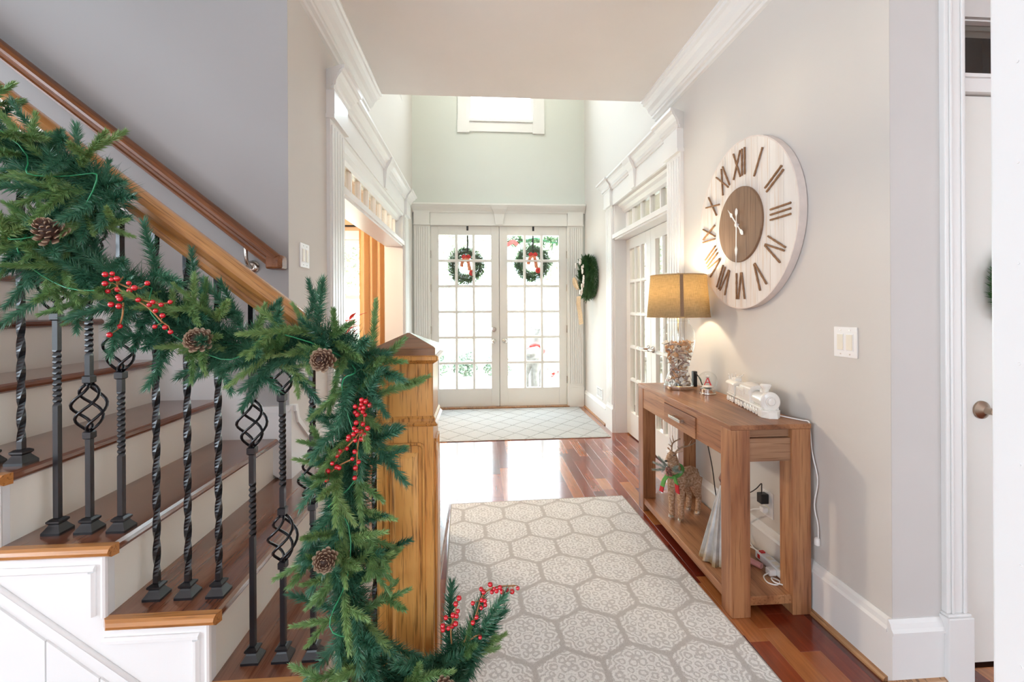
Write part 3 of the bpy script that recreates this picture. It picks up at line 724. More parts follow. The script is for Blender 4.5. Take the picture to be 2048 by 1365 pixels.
for z0, z1 in ((0.28, 0.92), (1.08, 1.98)):
    MB().box(1.96, 1.564, z0, 2.49, 1.571, z1).build('raised_panel', M['doorp'], r, bevel=0.005)
k = MB()
k.loft([[(1.874 + q * math.cos(2 * PI * j / 24), 1.57 - d, 0.957 + q * math.sin(2 * PI * j / 24)) for j in range(24)] for q, d in ((0.034, 0), (0.033, 0.006), (0.022, 0.014), (0.013, 0.02), (0.012, 0.045))])
k.tube([(1.874, 1.525, 0.957), (1.905, 1.52, 0.956), (1.985, 1.523, 0.953)], 0.011, 10)
smooth_by_angle(k.build('lever_handle', plain('bronze_nickel', (0.42, 0.33, 0.26), 0.28, 1.0), r), 0.7)
struct('wall_closet', MB().box(1.76, 1.66, 0, 2.62, 2.15, 0.01).box(1.74, 1.651, 0, 1.75, 2.2, H1).box(2.62, 1.65, 0, 2.63, 2.2, H1).box(1.75, 2.18, 0, 2.62, 2.199, H1), M['dark'], 'dark closet interior behind the closet transom', 'wall')
# tall white cabinet at the right frame edge
r = thing('tall_cabinet', (1.2, 0.4, 0), 'white painted tall cabinet side cut off by the right frame edge', 'cabinet')
MB().box(0.854, 0.08, 0.09, 1.5, 0.70, 2.75).build('body', M['trim'], r, bevel=0.004)
MB().box(0.87, 0.10, 0, 1.48, 0.66, 0.09).build('toe_kick', M['trim'], r)
for z in [0.45 + 0.16 * i for i in range(14)]:
    MB().tube([(0.8545, 0.66, z), (0.852, 0.66, z)], 0.0025, 8).build('shelf_pin', M['trim'], r)
MB().box(0.846, 0.62, 2.70, 1.51, 0.71, 2.78).build('cornice', M['trim'], r)

# =================================================================== STAIRCASE
RISE, RUN = 0.187, 0.252
def nos(n_): return -0.168 - RUN * (n_ - 1)
NST = 11
Y0S = 1.24
st = thing('staircase', (-0.9, 1.7, 0), 'staircase with dark brown treads, cream risers and white panelled side', 'staircase')
for n_ in range(1, NST + 1):
    zt = RISE * n_; xn = nos(n_)
    yend = 2.74 if n_ <= 3 else 2.198
    # tread with bullnose
    th = 0.028
    poly = [(xn - RUN - 0.03, zt - th), (xn - 0.012, zt - th), (xn - 0.004, zt - th * 0.8), (xn, zt - th * 0.5), (xn - 0.004, zt - th * 0.2), (xn - 0.012, zt), (xn - RUN - 0.03, zt)]
    MB().prism(poly, 'y', Y0S, yend).build('tread', M['tread'], st)
    yn = Y0S - 0.028
    xa = xn - 0.29 if n_ > 1 else xn - 0.2
    ry = [(Y0S + 0.001, zt - th), (yn + 0.01, zt - th), (yn + 0.003, zt - th * 0.8), (yn, zt - th * 0.5), (yn + 0.003, zt - th * 0.2), (yn + 0.01, zt), (Y0S + 0.001, zt + 0.0004)]
    rings = []
    for x_, k_ in ((xa, 1), (xn, -1)):
        rings.append([(x_ + k_ * (0.028 - (q[0] - yn)) * (0.9 if k_ > 0 else 0.25), q[0], q[1]) for q in ry])
    MB().loft(rings).build('return_nosing', M['nosing'], st)
    MB().box(xn - 0.045, Y0S + 0.0203, zt - RISE, xn - 0.026, yend, zt - th).build('riser', M['riser'], st)
    if n_ <= 3 and n_ > 0:
        MB().box(xn - RUN - 0.03, yend - 0.02, 0, xn - 0.03, yend - 0.002, zt - th).build('end_panel', M['trim'], st)
# stringer
poly = []
for n_ in range(1, NST + 1):
    poly.append((nos(n_) - 0.026, RISE * (n_ - 1))); poly.append((nos(n_) - 0.026, RISE * n_ - 0.028))
xe = nos(NST) - RUN - 0.03
poly += [(xe, RISE * NST - 0.028), (xe, 0)]
MB().prism(poly, 'y', Y0S, Y0S + 0.02).build('stringer', M['trim'], st)
# panel mouldings on stringer
for n_ in range(1, 10):
    zt = RISE * n_ - 0.028; xr = nos(n_) - 0.026
    def strip(x0, z0, x1, z1): 
        m_ = MB()
        if abs(x1 - x0) > abs(z1 - z0):
            m_.prism([(Y0S + 0.002, z0), (Y0S - 0.004, z0), (Y0S - 0.011, z0 + 0.005), (Y0S - 0.011, z0 + 0.012), (Y0S - 0.005, z1), (Y0S + 0.002, z1)], 'x', x0, x1)
        else:
            m_.prism([(x0, Y0S + 0.002), (x0, Y0S - 0.004), (x0 + 0.005, Y0S - 0.011), (x0 + 0.012, Y0S - 0.011), (x1, Y0S - 0.005), (x1, Y0S + 0.002)], 'z', z0, z1)
        m_.build('panel_moulding', M['trim'], st)
    strip(xr - RUN - 0.01, zt - 0.045, xr - 0.028, zt - 0.027)
    strip(xr - 0.046, zt - RISE + 0.03, xr - 0.028, zt - 0.045)
    MB().tube([(xr - 0.006, Y0S - 0.004, zt - RISE + 0.028), (xr - 0.006, Y0S - 0.004, zt)], 0.008, 8).build('corner_bead', M['trim'], st)
# diagonal moulding with boards beneath
def dz(x): return 0.646 + (x + 1.207) * (-0.80)
m_ = MB(); m_.tube([(-2.6, Y0S - 0.003, dz(-2.6)), (-0.42, Y0S - 0.003, dz(-0.42))], 0.006, 8); m_.build('diagonal_moulding', M['trim'], st, smooth=True)
xs = [-2.376 + 0.128 * i for i in range(16)]
for a_, b_ in zip(xs[:-1], xs[1:]):
    z0, z1 = dz(a_) - 0.05, dz(b_) - 0.05
    if z1 < 0.05: break
    MB().prism([(a_ + 0.002, 0.0), (b_ - 0.002, 0.0), (b_ - 0.002, z1), (a_ + 0.002, z0)], 'y', Y0S - 0.006, Y0S + 0.001).build('wainscot_board', M['trim'], st)
# wall skirt
def skz(x): return 0.887 + (-1.002 - x) * 0.787
sk = MB().prism([(-0.867, 0.53), (-0.867, 0.885), (-1.002, 0.887), (-3.0, skz(-3.0)), (-3.0, skz(-3.0) - 0.6)], 'y', 2.178, 2.199)
skirt = tag(sk.build('trim_10', M['trim']), 'white sloped skirt board along the grey stair wall', 'skirt board', kind='structure')
MB().prism([(-0.867, 0.885), (-0.867, 0.898), (-1.004, 0.90), (-3.0, skz(-3.0) + 0.013), (-3.0, skz(-3.0) - 0.012), (-1.002, 0.873), (-0.88, 0.872)], 'y', 2.166, 2.199).build('cap_moulding', M['trim'], skirt)
sk2 = tag(MB().prism([(2.1995, 0.53), (2.1995, 0.89), (2.215, 0.89), (2.24, 0.82), (2.43, 0.665), (2.82, 0.66), (2.82, 0.53)], 'x', XL, XL + 0.018).build('trim_11', M['trim']), 'white skirt board turning the corner onto the hall wall', 'skirt board', kind='structure')
MB().prism([(2.1995, 0.87), (2.1995, 0.90), (2.225, 0.90), (2.25, 0.83), (2.435, 0.68), (2.82, 0.675), (2.82, 0.655), (2.43, 0.655), (2.235, 0.81), (2.21, 0.87)], 'x', XL + 0.0, XL + 0.03).build('cap_moulding', M['trim'], sk2)

# =================================================================== BALUSTRADE
YB = 1.31
bal = thing('stair_balustrade', (-0.7, YB, 0), 'honey oak handrail and box newel with black twisted iron balusters', 'balustrade')
def railz(x): return 1.294 - (x + 0.486) * 0.787
def rail_mesh(x0, x1, y, zf, mt, name, parent, sc_=1.0):
    # moulded handrail, profile in (y,z')
    pr = [(-0.020, -0.036), (0.020, -0.036), (0.023, -0.028), (0.018, -0.020), (0.018, -0.010), (0.032, -0.002), (0.036, 0.010), (0.031, 0.024), (0.018, 0.034), (0, 0.037), (-0.018, 0.034), (-0.031, 0.024), (-0.036, 0.010), (-0.032, -0.002), (-0.018, -0.010), (-0.018, -0.020), (-0.023, -0.028)]
    ang = math.atan2(zf(x1) - zf(x0), x1 - x0)
    L = math.hypot(x1 - x0, zf(x1) - zf(x0))
    me = MB().loft([[(t, p[0] * sc_, p[1] * sc_) for p in pr] for t in (0, L)]).mesh(name, mt)
    o = link(name, me, parent, True)
    o.matrix_local = worldM(parent, Matrix.Translation((x0, y, zf(x0))) @ Matrix.Rotation(-ang, 4, 'Y'))
    return smooth_by_angle(o, 0.5)
rail_mesh(-2.4, -0.27, YB, railz, M['oakx'], 'handrail', bal)
# balusters
def sq_ring(c, hw, ang, z): return [(c[0] + hw * math.sqrt(2) * math.cos(ang + PI / 4 + k * PI / 2), c[1] + hw * math.sqrt(2) * math.sin(ang + PI / 4 + k * PI / 2), z) for k in range(4)]
def shaft(z0, z1, twists, hw=0.0066):
    """list of (za, zb, turns) twists inside z0..z1"""
    rings = []; ang = 0; z = z0
    for za, zb, turns in twists + [(z1, z1, 0)]:
        if za > z + 1e-5: rings += [sq_ring((0, 0), hw, ang, z + 0.0001), sq_ring((0, 0), hw, ang, za)]
        if zb > za:
            k = max(8, int(turns * 26))
            for i in range(k + 1): rings.append(sq_ring((0, 0), hw, ang + 2 * PI * turns * i / k, za + (zb - za) * i / k))
            ang += 2 * PI * turns
        z = zb
    return MB().loft(rings)
SHOE = MB().loft([sq_ring((0, 0), h_ * 0.76, 0, z * 0.95) for h_, z in ((0.031, 0), (0.031, 0.007), (0.027, 0.012), (0.019, 0.022), (0.0165, 0.026), (0.022, 0.031), (0.022, 0.036), (0.014, 0.041), (0.010, 0.042))]).mesh('shoe', M['iron'])
COL = MB().loft([sq_ring((0, 0), h_, 0, z) for h_, z in ((0.0075, -0.011), (0.0105, -0.008), (0.0105, 0.008), (0.0075, 0.011))]).mesh('collar', M['iron'])
bk = MB()
for q in range(4):
    path = []
    for i in range(15):
        t = i / 14; rr_ = 0.007 + 0.030 * math.sin(PI * t) ** 0.85
        an = q * PI / 2 + t * 2 * PI * 0.62
        path.append((rr_ * math.cos(an), rr_ * math.sin(an), -0.062 + 0.124 * t))
    bk.tube(path, 0.0038, 6)
BASK = bk.mesh('basket', M['iron'], True)
for n_ in range(1, 8):
    for j in range(3):
        x = nos(n_) - 0.045 - 0.081 * j
        if n_ == 1 and j == 0: continue
        zb = RISE * n_; zt = railz(x) - 0.028
        Ln = zt - zb
        b_ = bpy.data.objects.new('baluster', None); C.objects.link(b_); b_.parent = bal; b_.empty_display_size = 0.02
        b_.location = (x + 0.7, 0, zb)
        if n_ % 2 == 1:
            shaft(0.03, Ln, [(0.06, Ln - 0.05, 3.2)]).build('shaft', M['iron'], b_, local=True)
        else:
            if j == 2: bs = [0.655]; tw = [(0.34, 0.49, 2.5)]
            elif j == 1: bs = [0.335]; tw = [(0.475, 0.68, 3.5)]; bs.append(0.80)
            else: bs = [0.495]; tw = [(0.20, 0.375, 3.0)]
            if j == 0: tw.append((0.62, 0.74, 2.2))
            z0 = 0.03; cuts = sorted(bs)
            segs = []
            for cb in cuts:
                segs.append((z0, cb - 0.058)); z0 = cb + 0.058
            segs.append((z0, Ln))
            for s0, s1 in segs:
                if s1 <= s0: continue
                shaft(s0, s1, [t_ for t_ in tw if t_[0] >= s0 - 0.001 and t_[1] <= s1 + 0.001]).build('shaft', M['iron'], b_, local=True)
                smooth_by_angle(b_.children[-1], 0.9)
            for cb in cuts:
                o = link('basket', BASK, b_, True); o.location = (0, 0, cb)
                for dz_ in (-0.075, 0.075):
                    o = link('collar', COL, b_, True); o.location = (0, 0, cb + dz_)
        o = link('shoe', SHOE, b_, True)
# newel post
nx0, nx1, ny0, ny1 = -0.273, -0.123, 1.235, 1.385
nc = (-0.198, 1.31)
nw = MB()
nw.box(nx0, ny0, 0, nx1, ny1, 1.2)
newel = nw.build('newel_post', M['oak'], bal, bevel=0.003)
def sqr(hw, z): return [(nc[0] + sx_ * hw, nc[1] + sy_ * hw, z) for sx_, sy_ in ((-1, -1), (1, -1), (1, 1), (-1, 1))]
MB().loft([sqr(h_, z) for h_, z in ((0.076, 1.196), (0.086, 1.203), (0.091, 1.207), (0.091, 1.216), (0.084, 1.219))]).build('cap_moulding', M['oak'], newel)
MB().loft([sqr(h_, z) for h_, z in ((0.082, 1.219), (0.082, 1.238), (0.078, 1.242), (0.004, 1.276))]).build('pyramid_cap', M['oakcap'], newel)
MB().loft([sqr(h_, z) for h_, z in ((0.076, 1.028), (0.085, 1.031), (0.087, 1.036), (0.081, 1.043), (0.081, 1.049), (0.077, 1.056))]).build('band_moulding', M['oak'], newel)
MB().loft([sqr(h_, z) for h_, z in ((0.095, 0.0), (0.095, 0.19), (0.085, 0.21), (0.076, 0.215))]).build('plinth', M['oak'], newel)
# raised panels on the faces: frame moulding and field
def panel(face):
    z0, z1 = 0.30, 0.985
    hw = 0.052
    m_ = MB()
    def pt(a_, d, z):
        if face == 'f': return (nc[0] + a_, ny0 - d, z)
        return (nx1 + d, nc[1] + a_, z)
    outer = [(-hw, z0), (hw, z0), (hw, z1 - 0.012), (hw - 0.004, z1 - 0.004), (hw - 0.012, z1), (-hw + 0.012, z1), (-hw + 0.004, z1 - 0.004), (-hw, z1 - 0.012)]
    def ring(ins, d): return [pt(a_ * (1 - ins / hw), d, z0 + ins + (z - z0) * (1 - 2 * ins / (z1 - z0))) for a_, z in outer]
    m_.loft([ring(0.0, -0.001), ring(0.0, 0.006), ring(0.005, 0.006), ring(0.009, -0.001)], caps=False)
    m_.build('panel_frame', M['oak'], newel)
    hw2 = 0.026
    def ring2(hw_, d, k_): return [pt(a_, d, z) for a_, z in ((-hw_, z0 + k_), (hw_, z0 + k_), (hw_, z1 - k_), (-hw_, z1 - k_))]
    MB().loft([ring2(0.036, -0.001, 0.026), ring2(0.034, 0.002, 0.028), ring2(0.024, 0.007, 0.040), ring2(0.022, 0.007, 0.042)]).build('raised_panel', M['oak'], newel)
panel('f'); panel('s')

# wall handrail
wr = thing('wall_handrail', (-1.4, 2.13, 1.9), 'dark oak handrail on the grey stair wall with metal bracket', 'handrail')
def wz(x): return 1.566 - (x + 0.915) * 0.80
rail_mesh(-2.9, -0.915, 2.13, wz, M['oakdark'], 'rail', wr, 0.95)
pr = [(-0.034, -0.034), (0.034, -0.034), (0.036, 0.0), (0.034, 0.02), (0.018, 0.033), (-0.018, 0.033), (-0.034, 0.02), (-0.036, 0)]
m_ = MB().loft([[(-0.915 + dx_ + p[1] * 0.0, y + p[0] * k_, 1.562 + p[1] * k2 + 0.0) for p in pr] for dx_, y, k_, k2 in ((-0.03, 2.13, 1.0, 1.0), (0.0, 2.13, 1.0, 0.98), (0.022, 2.135, 0.95, 0.95), (0.034, 2.15, 0.8, 0.9))])
m_.box(-0.945, 2.14, 1.531, -0.898, 2.1985, 1.592)
m_.build('wall_return', M['oakdark'], wr, bevel=0.010)
m_ = MB(); m_.tube(spline([(-1.045, 2.198, 1.545), (-1.045, 2.17, 1.545), (-1.045, 2.14, 1.57), (-1.045, 2.13, 1.63)], 5), 0.0085, 10)
m_.loft([[(-1.045 + q * math.cos(2 * PI * j / 16), y, 1.545 + q * math.sin(2 * PI * j / 16)) for j in range(16)] for q, y in ((0.03, 2.199), (0.03, 2.193), (0.012, 2.186))])
m_.build('bracket', M['nickel'], wr, smooth=True)

# =================================================================== PINE SPRIGS
def sprig_mesh(name, mt, L, nl, cnt, seed, nr=0.0010, ang=0.85, stem=0.0022, fork=0, droop=0.0):
    r_ = random.Random(seed); m_ = MB()
    def branch(o, d, L_, cnt_):
        d = Vector(d).normalized()
        u = d.orthogonal().normalized(); w_ = d.cross(u)
        m_.tube([o, o + d * L_ * 0.5, o + d * L_], [stem, stem * 0.8, stem * 0.4], 4, caps=False)
        for i in range(cnt_):
            t = (i + r_.random()) / cnt_
            a_ = r_.uniform(0, 2 * PI)
            b0 = o + d * (L_ * (0.05 + 0.97 * t))
            rad = u * math.cos(a_) + w_ * math.sin(a_)
            aa = ang * r_.uniform(0.75, 1.2) * (1.0 - 0.55 * t ** 3)
            nd = d * math.cos(aa) + rad * math.sin(aa) + Vector((0, 0, 0)) * droop
            l_ = nl * r_.uniform(0.75, 1.12) * (1 - 0.25 * t ** 4)
            tip = b0 + nd * l_
            p = nd.orthogonal().normalized(); q = nd.cross(p)
            sp = r_.uniform(0, 2 * PI)
            k = len(m_.v)
            for j in range(3):
                m_.v.append(tuple(b0 + (p * math.cos(sp + j * 2.1) + q * math.sin(sp + j * 2.1)) * nr))
            m_.v.append(tuple(tip))
            m_.f += [(k, k + 1, k + 3), (k + 1, k + 2, k + 3), (k + 2, k, k + 3)]
    branch(Vector((0, 0, 0)), (0, 0, 1), L, cnt)
    for q in range(fork):
        t = 0.30 + 0.25 * q; s_ = 1 if q % 2 == 0 else -1
        branch(Vector((0, 0, L * t)), (s_ * 0.75, r_.uniform(-0.25, 0.25), 0.75), L * 0.55, int(cnt * 0.5))
    return m_.mesh(name, mt)
SD = [sprig_mesh('pine_sprig', M['needle_dark'], 0.15, 0.031, 300, 10 + i, 0.0015, 0.95) for i in range(3)]
SL = [sprig_mesh('pine_sprig', M['needle_light'], 0.115, 0.0175, 330, 20 + i, 0.0015, 0.8, fork=(0, 1, 2)[i]) for i in range(3)]
SW = [sprig_mesh('pine_sprig', M['needle_wreath'], 0.12, 0.026, 170, 30 + i, 0.0014, 0.9, fork=1) for i in range(2)]

# garland
GP = [(-1.22, 1.19, 1.787), (-1.098, 1.19, 1.726), (-0.984, 1.19, 1.682), (-0.902, 1.19, 1.624), (-0.967, 1.19, 1.557), (-1.072, 1.19, 1.523), (-1.055, 1.19, 1.456), (-0.94, 1.19, 1.432), (-0.812, 1.19, 1.38), (-0.712, 1.19, 1.30), (-0.611, 1.19, 1.255), (-0.49, 1.19, 1.252), (-0.381, 1.19, 1.265), (-0.29, 1.15, 1.2), (-0.30, 1.14, 1.087), (-0.309, 1.14, 0.978), (-0.315, 1.14, 0.869), (-0.326, 1.14, 0.76), (-0.32, 1.14, 0.651), (-0.297, 1.14, 0.54), (-0.226, 1.13, 0.451), (-0.132, 1.13, 0.421), (-0.063, 1.15, 0.45), (-0.03, 1.17, 0.50)]
path = spline(GP, 10)
gl = thing('pine_garland', (-0.297, 1.14, 0.54), 'artificial pine garland with cones and red berries winding down the handrail and newel', 'garland')
m_ = MB(); m_.tube(path, 0.006, 6); m_.build('wire_core', M['cord'], gl, smooth=True)
rg = random.Random(11)
seglen = [0.0]
for a_, b_ in zip(path[:-1], path[1:]): seglen.append(seglen[-1] + (b_ - a_).length)
TOT = seglen[-1]
def at(s_):
    s_ = min(max(s_, 0), TOT - 1e-4)
    for i in range(len(path) - 1):
        if seglen[i + 1] >= s_:
            t = (s_ - seglen[i]) / max(1e-6, seglen[i + 1] - seglen[i])
            return path[i].lerp(path[i + 1], t), (path[i + 1] - path[i]).normalized()
    return path[-1], (path[-1] - path[-2]).normalized()
NSP = 285
for i in range(NSP):
    s_ = TOT * (i + rg.random()) / NSP
    p, t = at(s_)
    f = s_ / TOT
    u = t.orthogonal().normalized(); w_ = t.cross(u)
    a_ = rg.uniform(0, 2 * PI)
    rad = u * math.cos(a_) + w_ * math.sin(a_)
    if rad.y > 0.15: rad.y *= -rg.uniform(0.3, 1.0)
    sgn = 1 if rg.random() < 0.55 else -1
    d = rad * rg.uniform(0.55, 1.25) + t * sgn * rg.uniform(0.3, 1.0)
    if f > 0.6: d += Vector((0, 0, -0.25))
    d.normalize()
    p0 = p + rad * 0.012 + Vector((rg.uniform(-1, 1), 0, rg.uniform(-1, 1))) * (0.05 if f < 0.45 else 0.028)
    tip = p0 + d * 0.13
    if tip.y > 1.225 and tip.x > -0.35: d.y = -abs(d.y) * 0.3
    light = rg.random() < 0.40
    me = rg.choice(SL if light else SD)
    if light: p0 = p0 + Vector((0, -0.02, 0))
    inst('sprig', me, gl, worldM(gl, orient(p0, d, rg.uniform(0, 2 * PI), rg.uniform(0.8, 1.12) * (1.12 if light else 0.95))))
# end sprays right of the newel
for d, mi, s_, p0 in (((0.35, 0, 1), 0, 1.3, (-0.06, 1.13, 0.44)), ((0.7, -0.1, 0.95), 1, 1.3, (-0.06, 1.13, 0.44)), ((0.95, 0, 0.55), 2, 1.1, (-0.05, 1.14, 0.46)), ((0.05, 0.1, 1), 0, 1.2, (-0.08, 1.15, 0.46)), ((0.5, -0.2, 0.9), 1, 1.2, (-0.03, 1.12, 0.50))):
    inst('sprig', (SD if mi != 2 else SL)[mi], gl, worldM(gl, orient(p0, d, rg.uniform(0, 6), s_)))
# short inner needles hiding the wire
m_ = MB(); rk = random.Random(31)
for i in range(26000):
    p, t = at(TOT * rk.random())
    u = t.orthogonal().normalized(); w_ = t.cross(u); a_ = rk.uniform(0, 2 * PI)
    rad = u * math.cos(a_) + w_ * math.sin(a_)
    d = (rad + t * rk.uniform(-0.8, 0.8)).normalized()
    b0 = p + rad * 0.004; b0 = b0 + d * rk.uniform(0, 0.03); tip = b0 + (d + Vector((rk.uniform(-1, 1), rk.uniform(-1, 0.3), rk.uniform(-1, 1))) * 0.5) * rk.uniform(0.026, 0.042)
    q1 = d.orthogonal().normalized() * 0.0013; q2 = d.cross(q1)
    k = len(m_.v); m_.v += [tuple(b0 + q1), tuple(b0 - q1 * 0.5 + q2 * 0.87), tuple(b0 - q1 * 0.5 - q2 * 0.87), tuple(tip)]
    m_.f += [(k, k + 1, k + 3), (k + 1, k + 2, k + 3), (k + 2, k, k + 3)]
o = m_.build('inner_needles', M['needle_dark'], gl); o['kind'] = 'stuff'
# fairy light cord
fc = [(p + Vector((0.03 * math.sin(i * 0.55), -0.06 - 0.015 * math.cos(i * 0.9), 0.035 * math.cos(i * 0.47)))) for i, p in enumerate(path[4:190:2])]
m_ = MB(); m_.tube(fc, 0.0016, 5); m_.build('light_cord', M['cord'], gl, smooth=True)

# pine cones
conem, cn, cb = base_mat('pinecone_scale', (0.2, 0.1, 0.06), 0.6)
zz = cn.new('ShaderNodeSeparateXYZ'); cn.l.new(cn.co(), zz.inputs[0])
cn.l.new(cn.ramp(cn.m('DIVIDE', zz.outputs[0], 0.016), [(0.2, (0.05, 0.022, 0.014)), (0.75, (0.17, 0.085, 0.05)), (0.95, (0.42, 0.32, 0.22))]), cb.inputs['Base Color'])
sm = MB()
sm.loft([[(0, -0.0025, -0.0008), (0, 0.0025, -0.0008), (0, 0.0025, 0.0008), (0, -0.0025, 0.0008)], [(0.009, -0.0062, 0.0005), (0.009, 0.0062, 0.0005), (0.009, 0.006, 0.0022), (0.009, -0.006, 0.0022)], [(0.0145, -0.0055, 0.003), (0.0145, 0.0055, 0.003), (0.0145, 0.005, 0.005), (0.0145, -0.005, 0.005)], [(0.0175, -0.0012, 0.0055), (0.0175, 0.0012, 0.0055), (0.017, 0.001, 0.0068), (0.017, -0.001, 0.0068)]])
SCALE = sm.mesh('scale', conem)
core_me = MB().ball((0, 0, 0.012), 0.014, 10, 8, (1, 1, 1.5)).mesh('pinecone', conem, True)
def pinecone(parent, p, d, size):
    c = inst('pinecone', core_me, parent, worldM(parent, orient(p, d, random.random() * 6, size)))
    for k in range(46):
        t = k / 45
        z = 0.001 + 0.036 * t; an = k * 2.39996
        rad = 0.011 * math.sqrt(max(0, 1 - (t * 0.93) ** 2)) + 0.001
        tilt = -0.15 + 1.25 * t ** 1.3
        s_ = 1.05 - 0.62 * t
        Mx = Matrix.Translation((rad * math.cos(an), rad * math.sin(an), z)) @ Matrix.Rotation(an, 4, 'Z') @ Matrix.Rotation(-tilt, 4, 'Y') @ Matrix.Diagonal((s_, s_, s_, 1))
        inst('scale', SCALE, c, Mx)
    return c
for p, d, s_ in (((-0.946, 1.09, 1.511), (0.1, -0.75, 0.45), 1.15), ((-0.637, 1.09, 1.272), (0.25, -0.9, 0.25), 1.05), ((-0.354, 1.07, 1.227), (0.05, -1, 0.15), 1.0), ((-0.342, 1.04, 0.785), (0.2, -0.9, 0.3), 0.95), ((-0.083, 1.05, 0.472), (0.2, -0.85, 0.5), 0.95)):
    pinecone(gl, p, d, s_)
# berry sprays
B1 = [(-0.815, 1.422), (-0.802, 1.424), (-0.804, 1.411), (-0.795, 1.413), (-0.817, 1.402), (-0.77, 1.403), (-0.747, 1.392), (-0.763, 1.386), (-0.794, 1.389), (-0.81, 1.385), (-0.791, 1.373), (-0.778, 1.368), (-0.801, 1.356), (-0.782, 1.352), (-0.746, 1.366), (-0.723, 1.355), (-0.709, 1.361), (-0.694, 1.355), (-0.676, 1.361), (-0.714, 1.342), (-0.698, 1.331), (-0.707, 1.307), (-0.693, 1.305), (-0.674, 1.295), (-0.785, 1.308), (-0.8, 1.29), (-0.72, 1.402)]
B2 = [(-0.264, 1.138), (-0.255, 1.134), (-0.246, 1.125), (-0.266, 1.127), (-0.279, 1.123), (-0.269, 1.118), (-0.257, 1.123), (-0.261, 1.112), (-0.28, 1.109), (-0.274, 1.105), (-0.258, 1.103), (-0.274, 1.089), (-0.261, 1.084), (-0.279, 1.076), (-0.251, 1.074), (-0.264, 1.067), (-0.272, 1.071), (-0.28, 1.063), (-0.256, 1.06), (-0.296, 1.048), (-0.293, 1.054), (-0.276, 1.049), (-0.266, 1.049), (-0.257, 1.052), (-0.297, 1.029), (-0.311, 1.026), (-0.277, 1.025), (-0.32, 1.013), (-0.283, 1.008), (-0.327, 0.999), (-0.273, 0.996), (-0.321, 0.987), (-0.312, 0.988), (-0.28, 0.983), (-0.339, 0.98), (-0.342, 0.968), (-0.278, 0.965), (-0.344, 0.958)]
B3 = [(-0.05, 0.648), (-0.058, 0.633), (-0.053, 0.615), (-0.065, 0.604), (-0.056, 0.604), (-0.082, 0.599), (-0.075, 0.584), (-0.058, 0.589), (-0.067, 0.578), (-0.089, 0.583), (-0.089, 0.571), (-0.017, 0.64), (0.004, 0.642), (0.012, 0.642), (0.013, 0.629), (0.003, 0.622), (-0.008, 0.607), (-0.017, 0.592), (0.0, 0.555), (0.009, 0.656), (0.029, 0.657), (0.003, 0.672), (0.025, 0.675), (0.048, 0.674), (0.035, 0.666), (0.04, 0.666), (0.053, 0.665), (0.066, 0.658), (0.077, 0.662), (0.091, 0.669)]
BERRY = MB().ball((0, 0, 0), 0.0056, 14, 9).mesh('berry', M['berry'], True)
def spray(pts, y, trunks):
    m_ = MB()
    trs = []
    for tr in trunks:
        sp = spline([(x, y + 0.006 + dy, z) for x, z, dy in tr], 6); trs += sp
        m_.tube(sp, 0.0018, 6)
    rj = random.Random(5); bs = []
    for x, z in pts:
        p = Vector((x, y + rj.uniform(-0.012, 0.006), z))
        q = min(trs, key=lambda c: (c - p).length + 0.6 * max(0, 0))
        mid = (p + q) / 2 + Vector((0.004, 0, 0.003))
        m_.tube([q, mid, p], [0.0011, 0.0009, 0.0008], 5); bs.append(p)
    s_ = m_.build('berry_spray', M['stem'], gl, smooth=True)
    for p in bs:
        k = rj.uniform(0.85, 1.12)
        inst('berry', BERRY, s_, worldM(s_, Matrix.Translation(p) @ Matrix.Diagonal((k, k, k, 1))))
spray(B1, 1.06, [[(-0.82, 1.42, 0.05), (-0.795, 1.395, 0), (-0.765, 1.372, 0), (-0.73, 1.348, 0), (-0.7, 1.315, 0)], [(-0.81, 1.405, 0.02), (-0.77, 1.393, 0), (-0.745, 1.392, 0)], [(-0.76, 1.37, 0), (-0.71, 1.358, 0), (-0.68, 1.36, 0)], [(-0.79, 1.36, 0.01), (-0.785, 1.33, 0), (-0.795, 1.30, 0)]])
spray(B2, 1.05, [[(-0.262, 1.145, 0.05), (-0.262, 1.11, 0.01), (-0.262, 1.08, 0), (-0.28, 1.05, 0), (-0.31, 1.02, 0), (-0.325, 1.0, 0)], [(-0.265, 1.075, 0.0), (-0.275, 1.03, 0), (-0.277, 0.97, 0)], [(-0.283, 1.005, 0), (-0.32, 0.987, 0), (-0.343, 0.965, 0)]])
spray(B3, 1.1, [[(-0.07, 0.52, 0.02), (-0.07, 0.57, 0), (-0.06, 0.61, 0), (-0.053, 0.645, 0)], [(-0.04, 0.52, 0.02), (-0.01, 0.60, 0), (0.005, 0.645, 0), (0.035, 0.665, 0), (0.085, 0.667, 0)], [(-0.03, 0.53, 0.01), (-0.01, 0.55, 0), (0.0, 0.555, 0)]])

# =================================================================== RUGS
def rug(name, x0, y0, x1, y1, rz, mt, label, hz=0.008, pivot=None):
    cxx, cyy = (x0 + x1) / 2, (y0 + y1) / 2
    r = thing(name, (cxx, cyy, 0.0), label, 'rug', rz=rz)
    w_, l_ = (x1 - x0) / 2, (y1 - y0) / 2
    MB().box(-w_, -l_, 0.002, w_, l_, hz).build('pile', mt, r, local=True)
    m_ = MB()
    ring = [(-w_, -l_, 0), (w_, -l_, 0), (w_, l_, 0), (-w_, l_, 0)]
    for (a_, b_) in ((0, 1), (1, 2), (2, 3), (3, 0)):
        p, q = Vector(ring[a_]) + Vector((0, 0, hz * 0.55)), Vector(ring[b_]) + Vector((0, 0, hz * 0.55))
        m_.tube([p, q], hz * 0.6, 6)
    m_.build('binding', M['binding'], r, local=True)
    MB().box(-w_ - 0.002, -l_ - 0.002, 0.0003, w_ + 0.002, l_ + 0.002, 0.002).build('backing', M['rubber'], r, local=True)
    return r
